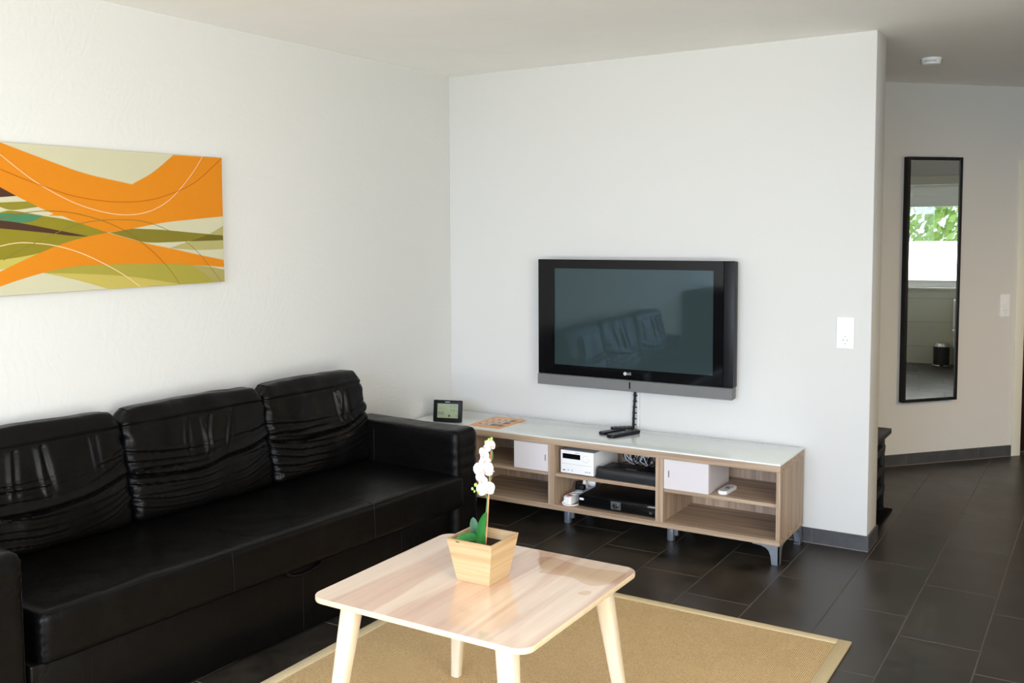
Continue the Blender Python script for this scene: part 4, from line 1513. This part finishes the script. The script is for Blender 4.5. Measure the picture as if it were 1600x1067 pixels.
# smoke detector
sd = thing('smoke_detector', 'round white smoke detector on the hall ceiling', 'smoke detector', (2.535, 1.035, H))
b = BM()
add_lathe(b, [(0, -0.038), (0.034, -0.038), (0.045, -0.034), (0.049, -0.026), (0.0505, -0.010), (0.053, -0.008), (0.053, 0.0), (0, 0.0)], (0, 0, 0), 40)
obj('housing', b, mk('detector_white', srgb(236, 238, 240), 0.4, 0.4), sd)
b = BM()
for k in range(9):
    a = radians(-118 + k * 8)
    R_ = Matrix.Translation((0.0492 * cos(a), 0.0492 * sin(a), -0.019)) @ Matrix.Rotation(a, 4, 'Z')
    add_box(b, -0.0012, 0.0012, -0.0014, 0.0014, -0.0055, 0.0055, 0, 1, 0, R_)
obj('vent_slots', b, GREYP, sd, smooth=False)

# dark rack behind the television wall
rk = thing('shoe_rack', 'black open shoe rack just behind the end of the television wall', 'shoe rack', (2.05, 0.24, 0.0))
DKT = noise_mat('rack_top', (0.012, 0.010, 0.009, 1), (0.022, 0.019, 0.017, 1), 20, 0.5, 0.2)
obj('top', box(-0.03, 0.362, 0.0, 0.575, 0.440, 0.468, 0.002), DKT, rk)
for y0 in (0.02, 0.51):
    for x0 in (0.0, 0.298):
        obj('post', box(x0, x0 + 0.036, y0, y0 + 0.036, 0.012, 0.44, 0.002), BLACKM, rk)
for z in (0.11, 0.225, 0.335):
    obj('shelf', box(0.0, 0.336, 0.02, 0.55, z, z + 0.016, 0.002), BLACKM, rk)
    obj('rail', box(0.300, 0.337, 0.02, 0.55, z + 0.017, z + 0.042, 0.002), DKT, rk)
obj('base_board', box(-0.03, 0.372, 0.02, 0.585, 0.0, 0.012, 0.002), mk('rack_base_black', (0.004, 0.004, 0.004, 1), 0.9, 0.03), rk)

# ------------------------------------------------------------------ bathroom things seen in the mirror
bn = thing('pedal_bin', 'grey pedal bin with chrome lid seen in the mirror', 'waste bin', (7.66, 2.285, 0.0))
b = BM()
add_lathe(b, [(0, 0.012), (0.084, 0.012), (0.085, 0.02), (0.087, 0.225), (0, 0.225)], (0, 0, 0), 36)
obj('body', b, BINM, bn)
b = BM()
add_lathe(b, [(0, 0), (0.093, 0), (0.095, 0.008), (0.088, 0.016), (0, 0.016)], (0, 0, 0), 36)
obj('base_ring', b, CHROME, bn)
b = BM()
add_lathe(b, [(0.090, 0.222), (0.091, 0.240), (0.082, 0.262), (0.047, 0.278), (0, 0.283)], (0, 0, 0), 36)
obj('lid', b, CHROME, bn)
b = BM()
add_box(b, -0.120, -0.080, -0.022, 0.022, 0.018, 0.026, 0.003)
obj('pedal', b, BLACKM, bn)
tl = thing('toilet', 'white ceramic toilet at the edge of the mirror reflection', 'toilet', (7.56, 2.58, 0.0))
b = BM()
lay = [(0.0, 0.13, 0.10), (0.03, 0.125, 0.095), (0.15, 0.115, 0.09), (0.25, 0.15, 0.13), (0.33, 0.21, 0.17), (0.385, 0.235, 0.19), (0.40, 0.23, 0.185)]
rings = []
for z, rx, ry in lay:
    rings.append([b.verts.new((rx * cos(2 * pi * k / 32) - 0.02, ry * sin(2 * pi * k / 32), z)) for k in range(32)])
for r1, r2_ in zip(rings, rings[1:]):
    for k in range(32):
        b.faces.new((r1[k], r1[(k + 1) % 32], r2_[(k + 1) % 32], r2_[k]))
b.faces.new(rings[0][::-1])
b.faces.new(rings[-1])
add_box(b, 0.10, 0.265, -0.18, 0.18, 0.2, 0.39, 0.02, 3)
obj('bowl', b, CERAMIC, tl, ang=50)
b = BM()
prism(b, [(0.245 * cos(2 * pi * k / 40) - 0.02, 0.20 * sin(2 * pi * k / 40)) for k in range(40)], 0.401, 0.425, 'xy')
obj('seat_lid', b, CERAMIC, tl)
b = BM()
add_box(b, 0.11, 0.265, -0.19, 0.19, 0.39, 0.76, 0.02, 3)
obj('cistern', b, CERAMIC, tl)

# tree outside the bathroom window
LEAFO = noise_mat('tree_leaf', srgb(120, 160, 60), srgb(176, 204, 110), 3.0, 0.6, 0.3)
BARK = noise_mat('bark', srgb(90, 76, 60), srgb(120, 100, 80), 20.0, 0.9, 0.1)
tr_ = thing('tree', 'leafy green tree outside the bathroom window seen in the mirror', 'tree', (14.0, 3.2, -0.5))
b = BM()
add_tube(b, [(0, 0, 0), (0.05, 0.0, 1.5), (0.0, 0.1, 3.2)], [0.16, 0.12, 0.06], 12, 4)
for k in range(6):
    a = k * 1.05
    add_tube(b, [(0.02, 0, 1.2 + 0.25 * k), (0.6 * cos(a), 0.6 * sin(a), 1.9 + 0.2 * k), (1.2 * cos(a), 1.2 * sin(a), 2.3 + 0.2 * k)], [0.05, 0.03, 0.012], 8, 3)
obj('trunk', b, BARK, tr_)
b = BM()
rt_ = random.Random(9)
for i in range(3800):
    while True:
        q = Vector((rt_.uniform(-1, 1), rt_.uniform(-1, 1), rt_.uniform(-1, 1)))
        if q.length < 1:
            break
    c = Vector((q.x * 1.5, q.y * 2.6, 2.5 + q.z * 1.5))
    if nz3(c.x, c.y, c.z, 1.4) < -0.18:
        continue
    n_ = Vector((rt_.uniform(-1, 1), rt_.uniform(-1, 1), rt_.uniform(-0.2, 1))).normalized()
    t1 = n_.orthogonal().normalized()
    t2 = n_.cross(t1)
    s = rt_.uniform(0.06, 0.12)
    b.faces.new([b.verts.new(c + t1 * s), b.verts.new(c + t2 * s * 0.5), b.verts.new(c - t1 * s), b.verts.new(c - t2 * s * 0.5)])
obj('foliage', b, LEAFO, tr_, smooth=False)

# dark cabinet beyond the sofa, visible only as a reflection in the television screen
cab = thing('cabinet', 'dark green grey cabinet reflected in the television screen', 'cabinet', (0.02, -4.97, 0.0))
CABM = mk('cabinet_dark', (0.020, 0.026, 0.024, 1), 0.5, 0.3)
obj('body', box(0.0, 0.42, 0.0, 0.80, 0.0, 1.0, 0.003), CABM, cab)
for y0 in (0.006, 0.403):
    dd_ = obj('door', box(0.421, 0.438, y0, y0 + 0.391, 0.02, 0.985, 0.002), CABM, cab)
    yk = y0 + (0.36 if y0 < 0.1 else 0.03)
    obj('knob', box(0.438, 0.458, yk - 0.006, yk + 0.006, 0.50, 0.62, 0.003), METAL, dd_)
